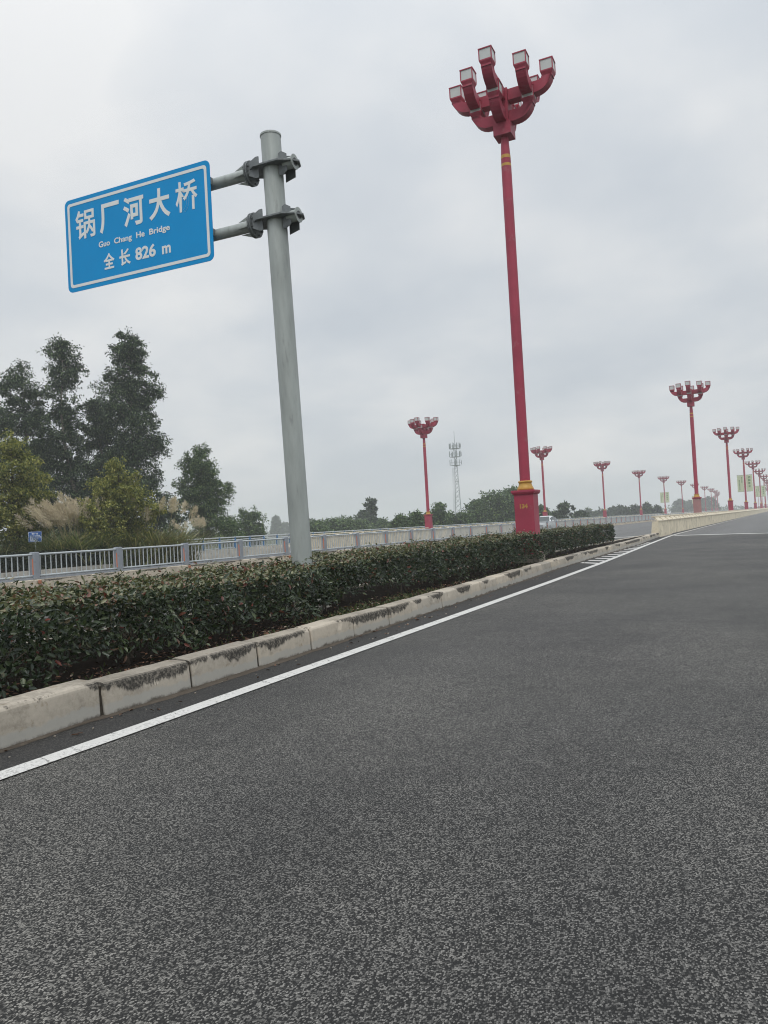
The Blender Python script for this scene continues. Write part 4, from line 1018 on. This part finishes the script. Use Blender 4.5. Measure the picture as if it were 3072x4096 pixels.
lettering('锅厂河', ns, 0, -.023, 1.755, .34, .095, M_['white_sheet'], .03)

# ------------------------------------------------------------------ lattice mast
tw = empty('lattice_mast', pol(-22.25, 300), R(20), 'grey lattice phone mast with three antenna rings beyond the bridge', 'mast')
HT = 33.5
def hw(z): return 1.25 - .75 * min(1, z / 24.0)
cor = [(-1, -1), (1, -1), (1, 1), (-1, 1)]
for sx, sy in cor:
    b = MB(); b.tube([(sx * hw(z), sy * hw(z), z) for z in (0, 6, 12, 18, 24, 30.6)], [.13, .12, .11, .10, .09, .08], 6); b.obj('leg', M_['tower'], tw)
b = MB(); z = 0.0
while z < 30:
    h_ = 1.9 if z < 12 else 1.55; z1 = min(30.4, z + h_)
    for (a_, c_) in zip(cor, cor[1:] + cor[:1]):
        w0, w1 = hw(z), hw(z1)
        b.tube([(a_[0] * w0, a_[1] * w0, z), (c_[0] * w1, c_[1] * w1, z1)], .05, 4, False); b.tube([(c_[0] * w0, c_[1] * w0, z), (a_[0] * w1, a_[1] * w1, z1)], .05, 4, False)
    z = z1
for z in (6, 12, 18, 24):
    w0 = hw(z)
    for (a_, c_) in zip(cor, cor[1:] + cor[:1]): b.tube([(a_[0] * w0, a_[1] * w0, z), (c_[0] * w0, c_[1] * w0, z)], .06, 4, False)
b.obj('bracing', M_['tower'], tw)
b = MB()
for s_ in (-.22, .22): b.tube([(-1.75 + s_, -.3, 1), (-1.15 + s_, -.3, 23.5)], .035, 4)
for k in range(56): b.tube([(-1.75 + .6 * k / 56 - .22, -.3, 1.2 + k * .4), (-1.75 + .6 * k / 56 + .22, -.3, 1.2 + k * .4)], .025, 4)
for k in range(8): b.tube([(-1.75 + .6 * k / 8, -.3, 2 + k * 2.8), (-.9, -.3, 2 + k * 2.8)], .03, 4)
b.obj('ladder', M_['tower'], tw)
for z, rad, na in ((24.3, 2.1, 8), (27.6, 2.2, 9), (30.8, 2.1, 10)):
    b = MB()
    b.lathe([(rad * .85, z - .06), (rad * .85, z + .06)], 12)
    for k in range(na):
        a_ = 2 * math.pi * k / na; b.tube([(.5 * math.cos(a_), .5 * math.sin(a_), z), (rad * math.cos(a_), rad * math.sin(a_), z)], .05, 4); b.tube([(rad * math.cos(a_), rad * math.sin(a_), z - .1), (rad * math.cos(a_), rad * math.sin(a_), z + 2.4)], .05, 5)
    b.tube([(rad * math.cos(2 * math.pi * k / 16), rad * math.sin(2 * math.pi * k / 16), z + 1.1) for k in range(17)], .04, 4)
    pf = b.obj('platform', M_['tower'], tw)
    for k in range(na):
        if z < 25 and k % 2: continue
        a_ = 2 * math.pi * k / na + .1; b = MB(); c_, s_ = math.cos(a_), math.sin(a_)
        b.obox((rad * 1.06 * c_, rad * 1.06 * s_, z + 1.1), (c_, s_, 0), (-s_, c_, 0), (0, 0, 1), .09, .2, 1.0 if k % 3 else .75); b.obj('antenna', M_['tower'], pf)
b = MB(); b.tube([(0, 0, 30), (0, 0, 33.2), (0, 0, 37.6)], [.12, .10, .07], 6)
for sx, sy in cor: b.tube([(sx * .5, sy * .5, 30.6), (0, 0, 33)], .04, 4)
b.obj('lightning_rod', M_['tower'], tw)

# ------------------------------------------------------------------ the white car
car = empty('car', (-23.5, 82.0, 0), math.pi, 'white car with dark windscreen seen through the fence bars beside lamp 134', 'car')
car.scale = (1.06, 1.06, 1.06)
# car's own frame: nose towards +Y, so it faces us after the half turn
SEC = [(-2.28, .60, .50, .84), (-2.20, .76, .34, .96), (-1.9, .86, .24, 1.02), (-1.2, .91, .22, 1.03), (0, .92, .21, 1.00), (.75, .92, .21, .99), (1.3, .91, .22, .955), (1.8, .87, .23, .90), (2.1, .78, .26, .84), (2.27, .60, .32, .74), (2.31, .50, .40, .66)]
b = MB(); b.smooth = True; rings = []
for (y, w_, z0, z1) in SEC:
    rings.append([(-w_ * .86, y, z0), (w_ * .86, y, z0), (w_ * .98, y, z0 + .10), (w_, y, z0 + (z1 - z0) * .55), (w_ * .96, y, z1 - .10), (w_ * .86, y, z1), (w_ * .4, y, z1 + .03), (-w_ * .4, y, z1 + .03), (-w_ * .86, y, z1), (-w_ * .96, y, z1 - .10), (-w_, y, z0 + (z1 - z0) * .55), (-w_ * .98, y, z0 + .10)])
b.sweep(rings); b.obj('body', M_['carwhite'], car)
CAB = [(-2.05, .72, .98, 1.02), (-1.75, .74, .98, 1.26), (-1.35, .73, .98, 1.47), (-.7, .71, .98, 1.57), (.05, .70, .98, 1.575), (.38, .69, .98, 1.50), (.78, .72, .97, 1.24), (1.12, .76, .96, .985)]
b = MB(); b.smooth = True; rings = []
for (y, w_, z0, z1) in CAB:
    wt = w_ - .17 * (z1 - z0) / .6
    rings.append([(-.88 * w_ / .72, y, z0 - .03), (.88 * w_ / .72, y, z0 - .03), (w_ * 1.16, y, z0 + .02), (wt * 1.06, y, max(z0 + .02, z1 - .06)), (wt * .85, y, z1), (-wt * .85, y, z1), (-wt * 1.06, y, max(z0 + .02, z1 - .06)), (-w_ * 1.16, y, z0 + .02)])
b.sweep(rings); b.obj('cabin', M_['carwhite'], car)
def sheet(nm, P, m, th=.006):
    P = [Vector(p) for p in P]; nn = (P[1] - P[0]).cross(P[2] - P[0]).normalized() * th
    k = len(P); b = MB(); b.add([p for p in P] + [p + nn for p in P], [tuple(range(k - 1, -1, -1)), tuple(range(k, 2 * k))] + [(i, (i + 1) % k, k + (i + 1) % k, k + i) for i in range(k)])
    return b.obj(nm, m, car)
sheet('windscreen', [(-.74, 1.10, 1.035), (.74, 1.10, 1.035), (.56, .43, 1.505), (-.56, .43, 1.505)], M_['carglass'], .012)
sheet('rear_window', [(.62, -2.0, 1.10), (-.62, -2.0, 1.10), (-.52, -1.50, 1.44), (.52, -1.50, 1.44)], M_['carglass'], .012)
for s_ in (-1, 1):
    def sw(y0, y1, za0, za1):
        pts = [(s_ * .845, y0, 1.03), (s_ * .845, y1, 1.03), (s_ * .68, y1 - .02, za1), (s_ * .68, y0, za0)]
        sheet('side_window', pts if s_ < 0 else pts[::-1], M_['carglass'], .03)
    sw(-.05, .62, 1.48, 1.30); sw(-.95, -.12, 1.48, 1.48); sw(-1.6, -1.02, 1.32, 1.46)
    for wy in (-1.42, 1.42):
        w_ = empty('wheel', (s_ * .80, wy, .34)); w_.parent = car
        b = MB(); b.smooth = True; b.lathe([(.20, -.11), (.30, -.12), (.34, -.09), (.345, 0), (.34, .09), (.30, .12), (.20, .11)], 24)
        b.v = [(z, x, y) for x, y, z in b.v]; b.obj('tyre', M_['tyre'], w_)
        b = MB(); b.lathe([(.20, -.10), (.205, -.115), (.205, .115), (.20, .10)], 20); b.v = [(z, x, y) for x, y, z in b.v]
        for k in range(5):
            aa = k * 2 * math.pi / 5; b.obox((s_ * .118, .1 * math.cos(aa), .1 * math.sin(aa)), (1, 0, 0), (0, math.cos(aa), math.sin(aa)), (0, -math.sin(aa), math.cos(aa)), .008, .10, .025)
        b.obj('rim', M_['chrome'], w_)
    b = MB(); b.obox((s_ * .63, 2.10, .745), (1, -.35 * s_, 0), (.35 * s_, 1, 0), (0, 0, 1), .20, .06, .06); b.obj('headlight', M_['lens'], car, bevel=.02)
    b = MB(); b.obox((s_ * 1.0, .70, 1.06), (1, .1 * s_, 0), (0, 1, 0), (0, 0, 1), .10, .05, .07); b.box(s_ * .90 - .04, s_ * .90 + .04, .66, .72, 1.0, 1.03); b.obj('mirror', M_['carwhite'], car, bevel=.015)
b = MB(); b.box(-.42, .42, 2.26, 2.325, .50, .68); b.obj('grille', M_['black'], car, bevel=.01)
b = MB(); b.box(-.60, .60, 2.18, 2.30, .33, .43); b.obj('air_intake', M_['black'], car, bevel=.01)
b = MB(); b.box(-.40, .40, 2.327, 2.335, .58, .60); b.obj('trim_bar', M_['chrome'], car)

# ------------------------------------------------------------------ air
b = MB(); b.box(-1500, 1500, -1500, 1500, -1.5, 46)
hz = b.obj('haze', None); hz.data.materials.clear()
hm = bpy.data.materials.new('haze'); hm.use_nodes = True; t = hm.node_tree; t.nodes.clear()
o = N(t, 'ShaderNodeOutputMaterial'); pv = N(t, 'ShaderNodeVolumePrincipled'); pv.inputs['Color'].default_value = (.96, .985, 1.0, 1); pv.inputs['Density'].default_value = .00100; pv.inputs['Anisotropy'].default_value = .1
L(t, pv.outputs[0], o.inputs['Volume']); hz.data.materials.append(hm); T(hz, kind='stuff')
